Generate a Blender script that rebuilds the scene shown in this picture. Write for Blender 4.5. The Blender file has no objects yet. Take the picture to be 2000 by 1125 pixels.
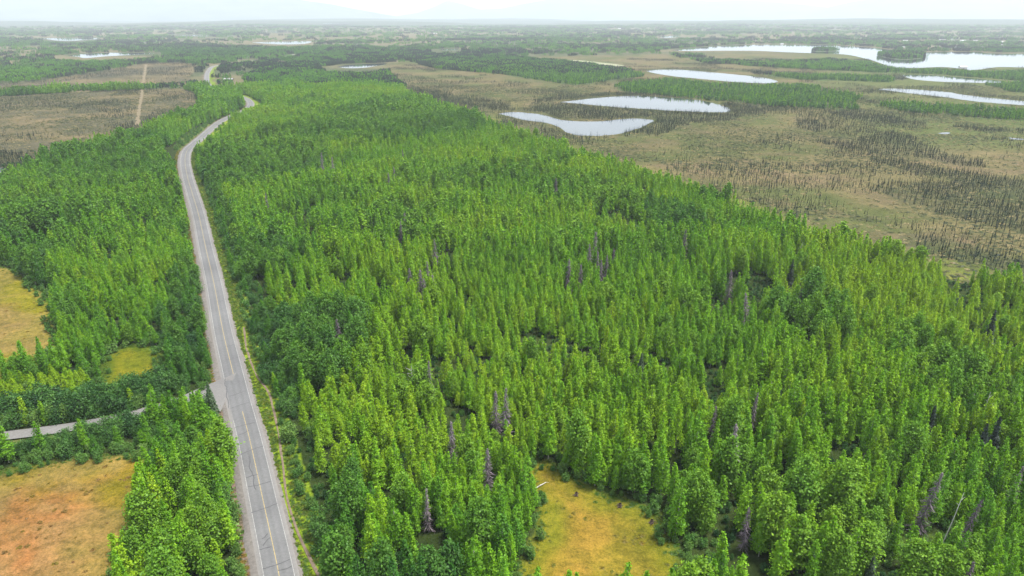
import bpy, math, random
import numpy as np
from mathutils import Vector

# ------------------------------------------------------------------ camera, sky, sun, exposure
scene = bpy.context.scene
COL = scene.collection
FPX, HORIZON, CAMH = 1360.0, 34.0, 110.0          # photo focal length (px), horizon row, height above the road
PITCH = math.atan((562.5 - HORIZON) / FPX)
cam_data = bpy.data.cameras.new('camera')
cam_data.sensor_width = 36.0
cam_data.lens = 36.0 * FPX / 2000.0
cam_data.clip_start, cam_data.clip_end = 1.0, 120000.0
cam = bpy.data.objects.new('camera', cam_data)
COL.objects.link(cam)
cam.location = (0, 0, CAMH)
cam.rotation_euler = (math.pi / 2 - PITCH, 0, 0)
scene.camera = cam

SUN_EL, SUN_AZ = math.radians(68), math.radians(85)     # azimuth measured from +Y towards +X
world = bpy.data.worlds.new('World')
scene.world = world
world.use_nodes = True
wn, wl = world.node_tree.nodes, world.node_tree.links
wn.clear()
w_out = wn.new('ShaderNodeOutputWorld')
w_bg = wn.new('ShaderNodeBackground'); w_bg.inputs['Strength'].default_value = 0.055
w_sky = wn.new('ShaderNodeTexSky'); w_sky.sky_type = 'NISHITA'; w_sky.sun_disc = False
w_sky.sun_elevation = SUN_EL; w_sky.sun_rotation = SUN_AZ
w_tc = wn.new('ShaderNodeTexCoord')
w_map = wn.new('ShaderNodeMapping'); w_map.inputs['Scale'].default_value = (1.0, 1.0, 3.5)
w_noise = wn.new('ShaderNodeTexNoise'); w_noise.inputs['Scale'].default_value = 2.6
w_noise.inputs['Detail'].default_value = 6
w_ramp = wn.new('ShaderNodeValToRGB')                    # overcast: light and darker cloud, all over the sky
w_ramp.color_ramp.elements[0].position = 0.35; w_ramp.color_ramp.elements[0].color = (3.7, 4.0, 4.4, 1)
w_ramp.color_ramp.elements[1].position = 0.68; w_ramp.color_ramp.elements[1].color = (5.4, 5.6, 5.8, 1)
w_mix = wn.new('ShaderNodeMix'); w_mix.data_type = 'RGBA'; w_mix.inputs[0].default_value = 0.88
wl.new(w_tc.outputs['Generated'], w_map.inputs['Vector'])
wl.new(w_map.outputs['Vector'], w_noise.inputs['Vector'])
wl.new(w_noise.outputs['Fac'], w_ramp.inputs['Fac'])
wl.new(w_sky.outputs['Color'], w_mix.inputs[6])
wl.new(w_ramp.outputs['Color'], w_mix.inputs[7])
wl.new(w_mix.outputs[2], w_bg.inputs['Color'])
wl.new(w_bg.outputs['Background'], w_out.inputs['Surface'])

sun_data = bpy.data.lights.new('sun', 'SUN')
sun_data.energy = 1.5; sun_data.angle = math.radians(13); sun_data.color = (1.0, 0.95, 0.86)
sun = bpy.data.objects.new('sun', sun_data)
COL.objects.link(sun)
sdir = Vector((math.sin(SUN_AZ) * math.cos(SUN_EL), math.cos(SUN_AZ) * math.cos(SUN_EL), math.sin(SUN_EL)))
sun.rotation_euler = sdir.to_track_quat('Z', 'Y').to_euler()
sun.location = (0, 0, 400)

scene.view_settings.view_transform = 'Standard'
scene.view_settings.look = 'None'
scene.view_settings.exposure = 2.44
scene.view_settings.gamma = 1.0
scene.view_settings.use_curve_mapping = False
scene.render.engine = 'CYCLES'
cy = scene.cycles
cy.max_bounces = 5; cy.diffuse_bounces = 1; cy.glossy_bounces = 2; cy.transmission_bounces = 3
cy.volume_bounces = 1; cy.transparent_max_bounces = 8
cy.use_denoising = True
cy.sample_clamp_indirect = 6.0

HAZE_DENSITY = 0.85e-4

# ------------------------------------------------------------------ helpers
rng = np.random.default_rng(20260)
FWD = np.array([0, math.cos(PITCH), -math.sin(PITCH)])
UPV = np.array([0, math.sin(PITCH), math.cos(PITCH)])


def unproject(px, z=0.0):
    """photo pixels (n,2) -> points on the plane z"""
    p = np.atleast_2d(np.asarray(px, float))
    u = (p[:, 0] - 1000) / FPX
    v = (p[:, 1] - 562.5) / FPX
    d = FWD[None] + np.stack([u, 0 * u, 0 * u], 1) - v[:, None] * UPV[None]
    t = (np.asarray(z) - CAMH) / np.minimum(d[:, 2], -1e-4)
    return np.stack([d[:, 0] * t, d[:, 1] * t], 1)


def project(x, y, z):
    dz = z - CAMH
    depth = y * FWD[1] + dz * FWD[2]
    up = y * UPV[1] + dz * UPV[2]
    depth = np.maximum(depth, 1e-3)
    return 1000 + FPX * x / depth, 562.5 - FPX * up / depth, depth


def hash2(ix, iy, seed):
    h = (ix.astype(np.int64) * 374761393 + iy.astype(np.int64) * 668265263 + seed * 974711) & 0x7fffffff
    h = ((h ^ (h >> 13)) * 1274126177) & 0x7fffffff
    h = h ^ (h >> 16)
    return (h & 0xffffff) / float(0xffffff)


def vnoise(x, y, scale, seed=0):
    x = np.asarray(x, float) / scale; y = np.asarray(y, float) / scale
    ix = np.floor(x); iy = np.floor(y)
    fx = x - ix; fy = y - iy
    fx = fx * fx * (3 - 2 * fx); fy = fy * fy * (3 - 2 * fy)
    a = hash2(ix, iy, seed); b = hash2(ix + 1, iy, seed)
    c = hash2(ix, iy + 1, seed); d = hash2(ix + 1, iy + 1, seed)
    return (a * (1 - fx) + b * fx) * (1 - fy) + (c * (1 - fx) + d * fx) * fy


def fbm(x, y, scale, seed=0, octaves=4):
    s = 0; a = 0.5; t = 0
    for o in range(octaves):
        s = s + a * vnoise(x, y, scale, seed + o * 17); t += a
        scale *= 0.5; a *= 0.5
    return s / t


def inside(x, y, poly):
    x = np.asarray(x); y = np.asarray(y)
    r = np.zeros(x.shape, bool)
    lo = poly.min(0); hi = poly.max(0)
    m = (x >= lo[0]) & (x <= hi[0]) & (y >= lo[1]) & (y <= hi[1])
    if not m.any():
        return r
    xs = x[m]; ys = y[m]; c = np.zeros(xs.shape, bool)
    n = len(poly)
    for i in range(n):
        x0, y0 = poly[i]; x1, y1 = poly[(i + 1) % n]
        if y0 == y1:
            continue
        k = ((y0 > ys) != (y1 > ys)) & (xs < (x1 - x0) * (ys - y0) / (y1 - y0) + x0)
        c ^= k
    r[m] = c
    return r


def smooth(a, b, x):
    t = np.clip((x - a) / (b - a), 0, 1)
    return t * t * (3 - 2 * t)


def catmull(p, step):
    p = np.asarray(p, float)
    p = np.vstack([2 * p[0] - p[1], p, 2 * p[-1] - p[-2]])
    out = []
    for i in range(1, len(p) - 2):
        n = max(2, int(np.linalg.norm(p[i + 1] - p[i]) / step))
        t = np.linspace(0, 1, n, endpoint=False)[:, None]
        a, b, c, d = p[i - 1], p[i], p[i + 1], p[i + 2]
        out.append(0.5 * (2 * b + (c - a) * t + (2 * a - 5 * b + 4 * c - d) * t ** 2 + (3 * b - a - 3 * c + d) * t ** 3))
    out.append(p[-2][None])
    return np.vstack(out)


def resample(p, step):
    d = np.r_[0, np.cumsum(np.linalg.norm(np.diff(p, axis=0), axis=1))]
    s = np.arange(0, d[-1], step)
    return np.stack([np.interp(s, d, p[:, k]) for k in range(p.shape[1])], 1)


def mesh_from(name, verts, faces, mats=(), mat_idx=None, smooth_shade=False):
    me = bpy.data.meshes.new(name)
    verts = np.asarray(verts, np.float32)
    if isinstance(faces, np.ndarray):
        n, k = faces.shape
        me.vertices.add(len(verts)); me.vertices.foreach_set('co', verts.ravel())
        me.loops.add(n * k); me.loops.foreach_set('vertex_index', faces.astype(np.int32).ravel())
        me.polygons.add(n); me.polygons.foreach_set('loop_start', np.arange(0, n * k, k, dtype=np.int32))
        me.update(calc_edges=True)
    else:
        me.from_pydata([tuple(map(float, v)) for v in verts], [], faces)
    for m in mats:
        me.materials.append(m)
    if mat_idx is not None:
        me.polygons.foreach_set('material_index', np.asarray(mat_idx, np.int32))
    if smooth_shade:
        me.polygons.foreach_set('use_smooth', np.ones(len(me.polygons), bool))
    me.update()
    return me


def link(name, data, parent=None, loc=None):
    o = bpy.data.objects.new(name, data)
    COL.objects.link(o)
    if parent is not None:
        o.parent = parent
    if loc is not None:
        o.location = loc
    return o


def structure(name, me, label=None):
    o = link(name, me); o['kind'] = 'structure'
    if label: o['label'] = label
    return o


def tag(o, label, cat, group=None):
    o['label'] = label; o['category'] = cat
    if group: o['group'] = group
    return o


# ------------------------------------------------------------------ materials
def new_mat(name):
    m = bpy.data.materials.new(name); m.use_nodes = True
    nt = m.node_tree; nt.nodes.clear()
    out = nt.nodes.new('ShaderNodeOutputMaterial')
    return m, nt, out


def nd(nt, t, **kw):
    n = nt.nodes.new(t)
    for k, v in kw.items():
        setattr(n, k, v)
    return n


def ramp(nt, fac, stops):
    r = nd(nt, 'ShaderNodeValToRGB')
    e = r.color_ramp.elements
    while len(e) < len(stops):
        e.new(0.5)
    for el, (p, c) in zip(e, stops):
        el.position = p; el.color = (*c, 1)
    if fac is not None:
        nt.links.new(fac, r.inputs['Fac'])
    return r.outputs['Color']


def mixc(nt, fac, a, b, blend='MIX'):
    m = nd(nt, 'ShaderNodeMix', data_type='RGBA', blend_type=blend)
    for sock, v in ((m.inputs[0], fac), (m.inputs[6], a), (m.inputs[7], b)):
        if isinstance(v, (int, float)): sock.default_value = v
        elif isinstance(v, tuple): sock.default_value = (*v, 1)
        else: nt.links.new(v, sock)
    return m.outputs[2]


def noise(nt, scale, detail=4, rough=0.55, obj=True, vec=None):
    if vec is None:
        tc = nd(nt, 'ShaderNodeTexCoord'); vec = tc.outputs['Object']
    n = nd(nt, 'ShaderNodeTexNoise')
    n.inputs['Scale'].default_value = scale; n.inputs['Detail'].default_value = detail
    n.inputs['Roughness'].default_value = rough
    nt.links.new(vec, n.inputs['Vector'])
    return n.outputs['Fac']


def simple_mat(name, c0, c1, scale, rough=0.9, detail=5, bump=0.0, spec=0.2):
    m, nt, out = new_mat(name)
    b = nd(nt, 'ShaderNodeBsdfPrincipled')
    b.inputs['Roughness'].default_value = rough
    b.inputs['Specular IOR Level'].default_value = spec
    f = noise(nt, scale, detail)
    nt.links.new(ramp(nt, f, [(0.3, c0), (0.7, c1)]), b.inputs['Base Color'])
    if bump:
        bp = nd(nt, 'ShaderNodeBump'); bp.inputs['Strength'].default_value = bump
        nt.links.new(f, bp.inputs['Height']); nt.links.new(bp.outputs['Normal'], b.inputs['Normal'])
    nt.links.new(b.outputs[0], out.inputs['Surface'])
    return m


def leaf_mat(name, stops, transl=0.26, vary=0.36):
    """stops: colour against the tree's own 'tint'; every leaf adds its own variation"""
    m, nt, out = new_mat(name)
    at = nd(nt, 'ShaderNodeAttribute', attribute_type='INSTANCER', attribute_name='tint')
    lv = nd(nt, 'ShaderNodeAttribute', attribute_type='GEOMETRY', attribute_name='leafv')
    col = ramp(nt, at.outputs['Fac'], stops)
    hsv = nd(nt, 'ShaderNodeHueSaturation')
    mr = nd(nt, 'ShaderNodeMapRange')
    mr.inputs['To Min'].default_value = 1 - vary; mr.inputs['To Max'].default_value = 1 + vary
    nt.links.new(lv.outputs['Fac'], mr.inputs['Value'])
    nt.links.new(mr.outputs[0], hsv.inputs['Value'])
    mh = nd(nt, 'ShaderNodeMapRange')
    mh.inputs['To Min'].default_value = 0.515; mh.inputs['To Max'].default_value = 0.485
    nt.links.new(lv.outputs['Fac'], mh.inputs['Value'])
    nt.links.new(mh.outputs[0], hsv.inputs['Hue'])
    nt.links.new(col, hsv.inputs['Color'])
    d = nd(nt, 'ShaderNodeBsdfDiffuse'); t = nd(nt, 'ShaderNodeBsdfTranslucent')
    nt.links.new(hsv.outputs['Color'], d.inputs['Color']); nt.links.new(hsv.outputs['Color'], t.inputs['Color'])
    g = nd(nt, 'ShaderNodeBsdfGlossy'); g.inputs['Roughness'].default_value = 0.5
    g.inputs['Color'].default_value = (0.9, 0.95, 1.0, 1)
    mx = nd(nt, 'ShaderNodeMixShader'); mx.inputs[0].default_value = transl
    nt.links.new(d.outputs[0], mx.inputs[1]); nt.links.new(t.outputs[0], mx.inputs[2])
    m2 = nd(nt, 'ShaderNodeMixShader'); m2.inputs[0].default_value = 0.012
    nt.links.new(mx.outputs[0], m2.inputs[1]); nt.links.new(g.outputs[0], m2.inputs[2])
    nt.links.new(m2.outputs[0], out.inputs['Surface'])
    return m


M = {}
M['birch_leaf'] = leaf_mat('birch_leaf', [(0.0, (0.032, 0.115, 0.018)), (0.35, (0.080, 0.225, 0.012)),
                                          (0.65, (0.150, 0.335, 0.010)), (1.0, (0.245, 0.395, 0.011))])
M['poplar_leaf'] = leaf_mat('poplar_leaf', [(0.0, (0.042, 0.120, 0.022)), (0.5, (0.100, 0.230, 0.016)),
                                            (1.0, (0.165, 0.300, 0.016))])
M['alder_leaf'] = leaf_mat('alder_leaf', [(0.0, (0.022, 0.075, 0.020)), (0.5, (0.070, 0.170, 0.028)),
                                          (1.0, (0.12, 0.22, 0.04))])
M['spruce_needle'] = leaf_mat('spruce_needle', [(0.0, (0.012, 0.022, 0.018)), (0.5, (0.034, 0.054, 0.030)),
                                                (1.0, (0.060, 0.105, 0.042))], transl=0.1)
M['dead_twig'] = leaf_mat('dead_twig', [(0.0, (0.115, 0.090, 0.110)), (1.0, (0.200, 0.168, 0.185))], transl=0.05)
M['grass_blade'] = leaf_mat('grass_blade', [(0.0, (0.065, 0.140, 0.014)), (0.4, (0.150, 0.175, 0.014)),
                                            (0.7, (0.225, 0.160, 0.024)), (1.0, (0.215, 0.115, 0.042))], transl=0.45)
M['heath'] = leaf_mat('heath', [(0.0, (0.034, 0.048, 0.024)), (0.4, (0.078, 0.088, 0.036)), (0.7, (0.145, 0.132, 0.058)), (1.0, (0.225, 0.185, 0.090))], transl=0.1)
M['birch_bark'] = simple_mat('birch_bark', (0.32, 0.30, 0.27), (0.62, 0.60, 0.55), 2.5)
M['grey_bark'] = simple_mat('grey_bark', (0.10, 0.085, 0.075), (0.19, 0.17, 0.15), 2.0)
M['dead_bark'] = simple_mat('dead_bark', (0.10, 0.085, 0.09), (0.17, 0.15, 0.15), 2.0)
M['bleached_wood'] = simple_mat('bleached_wood', (0.38, 0.36, 0.33), (0.62, 0.60, 0.56), 3.0)
M['rotten_wood'] = simple_mat('rotten_wood', (0.05, 0.035, 0.03), (0.14, 0.10, 0.08), 2.0)
M['house_wall'] = simple_mat('house_wall', (0.60, 0.59, 0.56), (0.72, 0.71, 0.69), 0.3)
M['house_wall_brown'] = simple_mat('house_wall_brown', (0.16, 0.10, 0.07), (0.24, 0.16, 0.11), 0.3)
M['metal_roof'] = simple_mat('metal_roof', (0.42, 0.43, 0.45), (0.56, 0.57, 0.59), 0.3, rough=0.5)
M['grey_roof'] = simple_mat('grey_roof', (0.20, 0.20, 0.21), (0.30, 0.30, 0.31), 0.3)
M['white_paint'] = simple_mat('white_paint', (0.20, 0.20, 0.20), (0.40, 0.40, 0.39), 1.6)
M['yellow_paint'] = simple_mat('yellow_paint', (0.22, 0.18, 0.10), (0.40, 0.31, 0.13), 1.6)
M['tar'] = simple_mat('tar', (0.055, 0.055, 0.06), (0.085, 0.085, 0.09), 1.5, rough=0.6)
M['gravel'] = simple_mat('gravel', (0.115, 0.104, 0.096), (0.175, 0.162, 0.15), 1.3)
M['dirt'] = simple_mat('dirt', (0.10, 0.075, 0.055), (0.18, 0.14, 0.10), 0.9)
M['sandy_track'] = simple_mat('sandy_track', (0.125, 0.10, 0.056), (0.165, 0.13, 0.08), 0.08)
M['pale_field'] = simple_mat('pale_field', (0.17, 0.18, 0.10), (0.25, 0.25, 0.16), 0.03)
M['mountain'] = simple_mat('mountain', (0.05, 0.07, 0.08), (0.12, 0.14, 0.16), 0.002)


def asphalt_mat():
    m, nt, out = new_mat('asphalt')
    b = nd(nt, 'ShaderNodeBsdfPrincipled'); b.inputs['Roughness'].default_value = 0.85
    b.inputs['Specular IOR Level'].default_value = 0.3
    lane = nd(nt, 'ShaderNodeAttribute', attribute_type='GEOMETRY', attribute_name='across')
    worn = ramp(nt, lane.outputs['Fac'], [(0.0, (0.167, 0.158, 0.151)), (0.12, (0.144, 0.141, 0.140)), (0.16, (0.113, 0.114, 0.117)),
                                          (0.30, (0.125, 0.125, 0.129)), (0.38, (0.107, 0.108, 0.111)), (0.5, (0.125, 0.126, 0.129)),
                                          (0.62, (0.107, 0.108, 0.111)), (0.70, (0.125, 0.125, 0.129)), (0.84, (0.113, 0.114, 0.117)),
                                          (0.88, (0.144, 0.141, 0.140)), (1.0, (0.167, 0.158, 0.151))])
    f1 = ramp(nt, noise(nt, 0.05, 5), [(0.3, (0.84, 0.84, 0.85)), (0.7, (1.16, 1.16, 1.15))])
    f2 = ramp(nt, noise(nt, 1.8, 6, 0.7), [(0.25, (0.82, 0.82, 0.82)), (0.75, (1.18, 1.18, 1.18))])
    c = mixc(nt, 1.0, mixc(nt, 1.0, worn, f1, 'MULTIPLY'), f2, 'MULTIPLY')
    nt.links.new(c, b.inputs['Base Color'])
    nt.links.new(b.outputs[0], out.inputs['Surface'])
    return m


M['asphalt'] = asphalt_mat()


def water_mat():
    m, nt, out = new_mat('water')
    b = nd(nt, 'ShaderNodeBsdfPrincipled')
    b.inputs['Base Color'].default_value = (0.03, 0.036, 0.038, 1)
    b.inputs['Roughness'].default_value = 0.045; b.inputs['IOR'].default_value = 1.48
    f = noise(nt, 0.35, 3)
    bp = nd(nt, 'ShaderNodeBump'); bp.inputs['Strength'].default_value = 0.06; bp.inputs['Distance'].default_value = 0.3
    nt.links.new(f, bp.inputs['Height']); nt.links.new(bp.outputs['Normal'], b.inputs['Normal'])
    nt.links.new(b.outputs[0], out.inputs['Surface'])
    return m


M['water'] = water_mat()


def ground_mat():
    m, nt, out = new_mat('ground')
    b = nd(nt, 'ShaderNodeBsdfPrincipled'); b.inputs['Roughness'].default_value = 1.0
    b.inputs['Specular IOR Level'].default_value = 0.05
    c = nd(nt, 'ShaderNodeAttribute', attribute_type='GEOMETRY', attribute_name='land')
    f1 = ramp(nt, noise(nt, 0.55, 6, 0.72), [(0.28, (0.45, 0.52, 0.45)), (0.5, (1.0, 1.0, 1.0)), (0.72, (1.45, 1.35, 1.32))])
    f2 = ramp(nt, noise(nt, 0.06, 6, 0.7), [(0.3, (0.64, 0.72, 0.62)), (0.7, (1.32, 1.22, 1.25))])
    f3 = ramp(nt, noise(nt, 0.008, 6, 0.7), [(0.32, (0.80, 0.86, 0.78)), (0.68, (1.16, 1.10, 1.10))])
    f4 = ramp(nt, noise(nt, 2.4, 4, 0.75), [(0.3, (0.58, 0.64, 0.56)), (0.7, (1.40, 1.32, 1.36))])
    col = mixc(nt, 1.0, mixc(nt, 1.0, mixc(nt, 1.0, mixc(nt, 1.0, c.outputs['Color'], f4, 'MULTIPLY'), f1, 'MULTIPLY'), f2, 'MULTIPLY'), f3, 'MULTIPLY')
    nt.links.new(col, b.inputs['Base Color'])
    bp = nd(nt, 'ShaderNodeBump'); bp.inputs['Strength'].default_value = 0.5; bp.inputs['Distance'].default_value = 0.5
    nt.links.new(noise(nt, 1.1, 5, 0.7), bp.inputs['Height']); nt.links.new(bp.outputs['Normal'], b.inputs['Normal'])
    nt.links.new(b.outputs[0], out.inputs['Surface'])
    return m


M['ground'] = ground_mat()

# ------------------------------------------------------------------ the map: outlines surveyed from the photograph, put on the ground
def U(px, z=0.0):
    return unproject(px, z)


TOP = 11.0      # canopy height: outlines seen along tree tops lie on this level
MAP = {}
# right-hand bog: near side follows the forest's canopy edge, far side runs on
right_edge = U([(735, 138), (770, 152), (800, 178), (870, 196), (960, 232), (1050, 262), (1130, 287), (1200, 304), (1270, 324),
                (1340, 347), (1400, 367), (1460, 392), (1560, 424), (1650, 455), (1740, 470), (1830, 497), (1920, 512), (2000, 533), (2150, 570), (2600, 640)], TOP)
MAP['right_bog'] = np.vstack([right_edge, U([(3200, 300), (2600, 130), (2000, 105), (1500, 102), (1200, 108), (900, 112), (760, 124)])])
left_edge = U([(-500, 420), (-100, 360), (0, 338), (45, 316), (100, 294), (170, 270), (230, 258), (290, 238), (330, 218), (380, 206), (397, 194)], TOP)
MAP['left_bog'] = np.vstack([left_edge, U([(380, 181), (352, 174), (300, 175), (200, 178), (100, 183), (0, 190), (-500, 205)])])
MAP['left_bog_far'] = U([(-500, 196), (0, 186), (100, 179), (200, 174), (300, 170), (370, 167), (375, 150), (385, 130), (360, 122), (280, 124), (200, 140), (60, 160), (-300, 178)])
CLEAR = {
    'A': U([(-200, 960), (0, 925), (90, 905), (180, 894), (275, 888), (300, 900), (299, 940), (293, 990), (284, 1030), (268, 1072), (254, 1110), (244, 1180), (234, 1300), (-400, 1300)]),
    'B': U([(-120, 500), (0, 520), (30, 528), (55, 550), (92, 575), (106, 600), (113, 640), (128, 668), (108, 706), (54, 734), (0, 756), (-60, 780), (-250, 760), (-300, 560)]),
    'C': U([(194, 716), (214, 686), (260, 674), (308, 678), (328, 700), (328, 780), (260, 800), (188, 790)]),
    'D': U([(1016, 925), (1055, 896), (1092, 916), (1155, 952), (1212, 976), (1288, 1008), (1312, 1050), (1333, 1085), (1353, 1125), (1372, 1200), (980, 1220),
            (1008, 1100), (1040, 1050), (1038, 985), (1026, 945)]),
    'E': U([(1640, 1050), (1690, 1040), (1760, 1055), (1840, 1045), (1880, 1060), (1850, 1090), (1760, 1100), (1660, 1075)]),
}
LAKES = [
    ('pond', [(972, 222), (1003, 219), (1045, 222), (1070, 227), (1095, 234), (1118, 236.5), (1140, 237.5), (1175, 237), (1210, 233), (1245, 231.5), (1275, 235), (1266, 243), (1245, 252),
              (1210, 261), (1175, 265), (1140, 265.5), (1118, 263), (1104, 257), (1094, 250), (1080, 244.5), (1063, 240), (1021, 234), (993, 227)],
     'narrow bean shaped pond nearest the forest edge, rimmed by dark spruces'),
    ('pond', [(1094, 199.5), (1140, 194), (1192, 189), (1245, 187), (1300, 190), (1352, 194), (1387, 200), (1412, 207), (1428, 214), (1415, 219.5), (1370, 219), (1300, 216),
              (1280, 214), (1227, 211), (1175, 207), (1140, 203.5)], 'long silvery pond just behind the bean shaped one in the bog'),
    ('pond', [(1262, 139), (1280, 136.5), (1297, 136), (1335, 136.5), (1387, 141), (1440, 146), (1492, 152), (1517, 158), (1512, 162), (1496, 163), (1440, 160.5), (1387, 156), (1335, 151), (1315, 149), (1280, 143.5)],
     'elongated white pond between shrub belts in front of the large lake'),
    ('pond', [(1713, 174.5), (1737, 173), (1790, 175), (1860, 181), (1874, 184), (1930, 191), (2000, 198), (2120, 210), (2120, 221), (2000, 206), (1947, 202), (1895, 197), (1842, 189.5), (1790, 184), (1737, 177.5)],
     'bright thin strip of water running out of the right edge'),
    ('pond', [(1760, 146), (1807, 146), (1860, 150), (1912, 154), (1958, 159), (1947, 162), (1895, 161.5), (1825, 159), (1780, 154)],
     'grey pond below the wooded shore of the large lake'),
    ('lake', [(1310, 98.5), (1349, 94.5), (1422, 89.5), (1475, 87.5), (1527, 87), (1615, 88), (1653, 90), (1702, 93), (1737, 97), (1804, 102), (1842, 101.5), (1909, 101.5),
              (1930, 104), (1995, 105), (2060, 103), (2250, 104), (2250, 140), (2060, 133), (2000, 132), (1951, 131), (1902, 137), (1874, 134), (1839, 131), (1780, 133), (1741, 131),
              (1716, 122), (1688, 114), (1650, 106.5), (1587, 104), (1524, 101.5), (1475, 99.2), (1405, 99), (1349, 99.6)],
     'large pale lake with two wooded islands in the right distance'),
    ('pond', [(130, 109), (161, 106), (210, 103.2), (301, 103.8), (266, 107), (210, 110), (168, 113.5), (154, 111.5)], 'white teardrop pond in the far left plain'),
    ('pond', [(80, 74.8), (192, 74.6), (168, 78.5), (133, 80.3), (105, 79)], 'dim flat pond behind the white teardrop pond'),
    ('pond', [(488, 83.2), (599, 80.8), (600, 85), (567, 87), (525, 86)], 'white flat pond above the winding road'),
    ('pond', [(656, 131), (685, 127), (755, 124), (720, 131.5), (685, 133.5)], 'small white pond at the far tip of the forest'),
    ('pond', [(856, 96.8), (892, 94.6), (893, 97), (870, 98.2)], 'tiny white pond in the middle of the far plain'),
    ('pond', [(510, 62), (540, 62.6), (567, 64), (540, 64.8)], 'faint sliver of water near the left horizon'),
    ('pond', [(1285, 71), (1328, 69.5), (1320, 73), (1295, 73.8)], 'small pale pond far behind the large lake\'s left tip'),
    ('pond', [(625, 52.4), (680, 51), (682, 52.2), (640, 53.6)], 'hair thin glint of water below the mountain foot'),
    ('pond', [(330, 67.4), (405, 69.6), (412, 71.2), (360, 70)], 'thin bluish water line in the left distance'),
    ('pond', [(-40, 326), (4, 328), (24, 338), (20, 347), (-40, 345)], 'dark edged pool at the left edge beside the forest'),
    ('puddle', [(1832, 260.5), (1850, 258.5), (1858, 261), (1842, 262.5)], 'small wet glint on the bog right of the long spruce belt'),
    ('puddle', [(1970, 269), (1998, 271.5), (1996, 273.8), (1976, 272)], 'wet glint on the bog at the right edge'),
]
LAKE_POLY = [U(l[1]) for l in LAKES]
ISLANDS = [U([(1586, 99.6), (1600, 97.2), (1622, 97.0), (1636, 99.2), (1615, 101.0), (1596, 101.0)]),
           U([(1712, 108), (1735, 104), (1765, 102.3), (1798, 104), (1806, 112), (1780, 116.5), (1752, 116.3), (1728, 112.5)])]

GREEN = [U(p) for p in [
    [(790, 118), (1000, 112), (1150, 127), (1245, 142), (1258, 150), (1200, 156), (1130, 167), (1060, 158), (980, 145), (850, 134)],
    [(1195, 168), (1270, 160), (1300, 157), (1400, 166), (1480, 170), (1560, 168), (1640, 180), (1690, 192), (1655, 197), (1665, 216), (1560, 210), (1480, 207), (1440, 199), (1380, 195), (1300, 187), (1230, 182)],
    [(1700, 205), (1760, 202), (1850, 207), (1930, 215), (2000, 220), (2150, 228), (2150, 246), (2000, 237), (1900, 230), (1780, 218)],
    [(1480, 145), (1560, 147), (1650, 149), (1740, 153), (1750, 161), (1680, 159), (1560, 156)],
    [(1300, 106), (1380, 112), (1470, 117), (1560, 120), (1660, 116), (1690, 120), (1720, 131), (1780, 139), (1840, 138), (1900, 143), (2000, 140), (2200, 144), (2200, 162), (1990, 158), (1900, 151), (1800, 144), (1700, 141), (1560, 134), (1460, 129)],
    [(1930, 167), (2000, 162), (2150, 164), (2150, 188), (1990, 181)],
    [(1560, 116), (1650, 117), (1700, 127), (1650, 127)],
]]
SPRUCE = [(U(p), d) for p, d in [
    ([(1000, 216), (1060, 205), (1094, 203.5), (1140, 207), (1227, 213.5), (1300, 218), (1415, 222), (1450, 226), (1440, 236), (1380, 241), (1300, 241), (1280, 233), (1210, 230), (1150, 234), (1095, 230), (1045, 219)], .9),
    ([(1030, 203), (1060, 193), (1110, 185), (1200, 180), (1290, 185), (1280, 188), (1200, 186), (1140, 191), (1092, 198), (1050, 205)], .7),
    ([(1272, 238), (1335, 233), (1345, 245), (1310, 257), (1230, 270), (1215, 264), (1250, 254)], .85),
    ([(975, 224), (1000, 234), (1060, 245), (1090, 255), (1112, 266), (1150, 269), (1090, 270), (1030, 250), (980, 236)], .5),
    ([(780, 160), (807, 170), (860, 180), (920, 193), (1000, 205), (1010, 216), (960, 217), (880, 207), (820, 190)], .75),
    ([(735, 143), (800, 146), (880, 160), (920, 175), (850, 174), (780, 160)], .3),
    ([(1412, 200), (1460, 200), (1490, 215), (1500, 226), (1440, 229), (1424, 222)], 1.0),
    ([(1470, 196), (1540, 203), (1555, 216), (1500, 218)], .5),
    ([(1630, 218), (1690, 222), (1760, 231), (1818, 240), (1800, 246), (1700, 239), (1640, 228)], .9),
    ([(1545, 241), (1580, 233), (1635, 250), (1610, 258), (1560, 253)], .75),
    ([(1594, 272), (1640, 280), (1690, 264), (1720, 256), (1790, 276), (1850, 299), (1920, 316), (1925, 328), (1850, 320), (1800, 311), (1740, 305), (1690, 295), (1620, 289)], .95),
    ([(1700, 308), (1760, 316), (1850, 330), (1920, 340), (2000, 352), (2150, 372), (2150, 400), (2000, 390), (1850, 350), (1760, 336)], .8),
    ([(1690, 366), (1780, 358), (1900, 350), (2050, 360), (2200, 380), (2200, 520), (2050, 470), (1950, 440), (1850, 420), (1760, 396)], .85),
    ([(1750, 452), (1800, 457), (1880, 474), (2000, 508), (2000, 534), (1900, 515), (1830, 502), (1755, 478)], 1.7),
    ([(1870, 246), (1900, 248), (1960, 255), (1940, 258), (1880, 253)], .8),
    ([(1740, 150), (1765, 146), (1775, 155), (1750, 158)], .8),
    ([(150, 203), (190, 198), (240, 199), (272, 212), (250, 228), (190, 232), (150, 222)], .28),
    ([(235, 250), (290, 228), (325, 212), (330, 222), (290, 242), (245, 262)], .6),
    ([(0, 296), (40, 302), (70, 312), (30, 330), (-60, 330)], .8),
    ([(300, 178), (380, 182), (395, 192), (340, 196)], .25),
    ([(1300, 330), (1420, 320), (1560, 345), (1640, 400), (1500, 395), (1380, 360)], .40),
    ([(1260, 300), (1400, 280), (1500, 310), (1420, 335), (1300, 325)], .12),
    ([(20, 150), (240, 135), (370, 130), (365, 140), (240, 148), (60, 165)], .25),
]]
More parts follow.
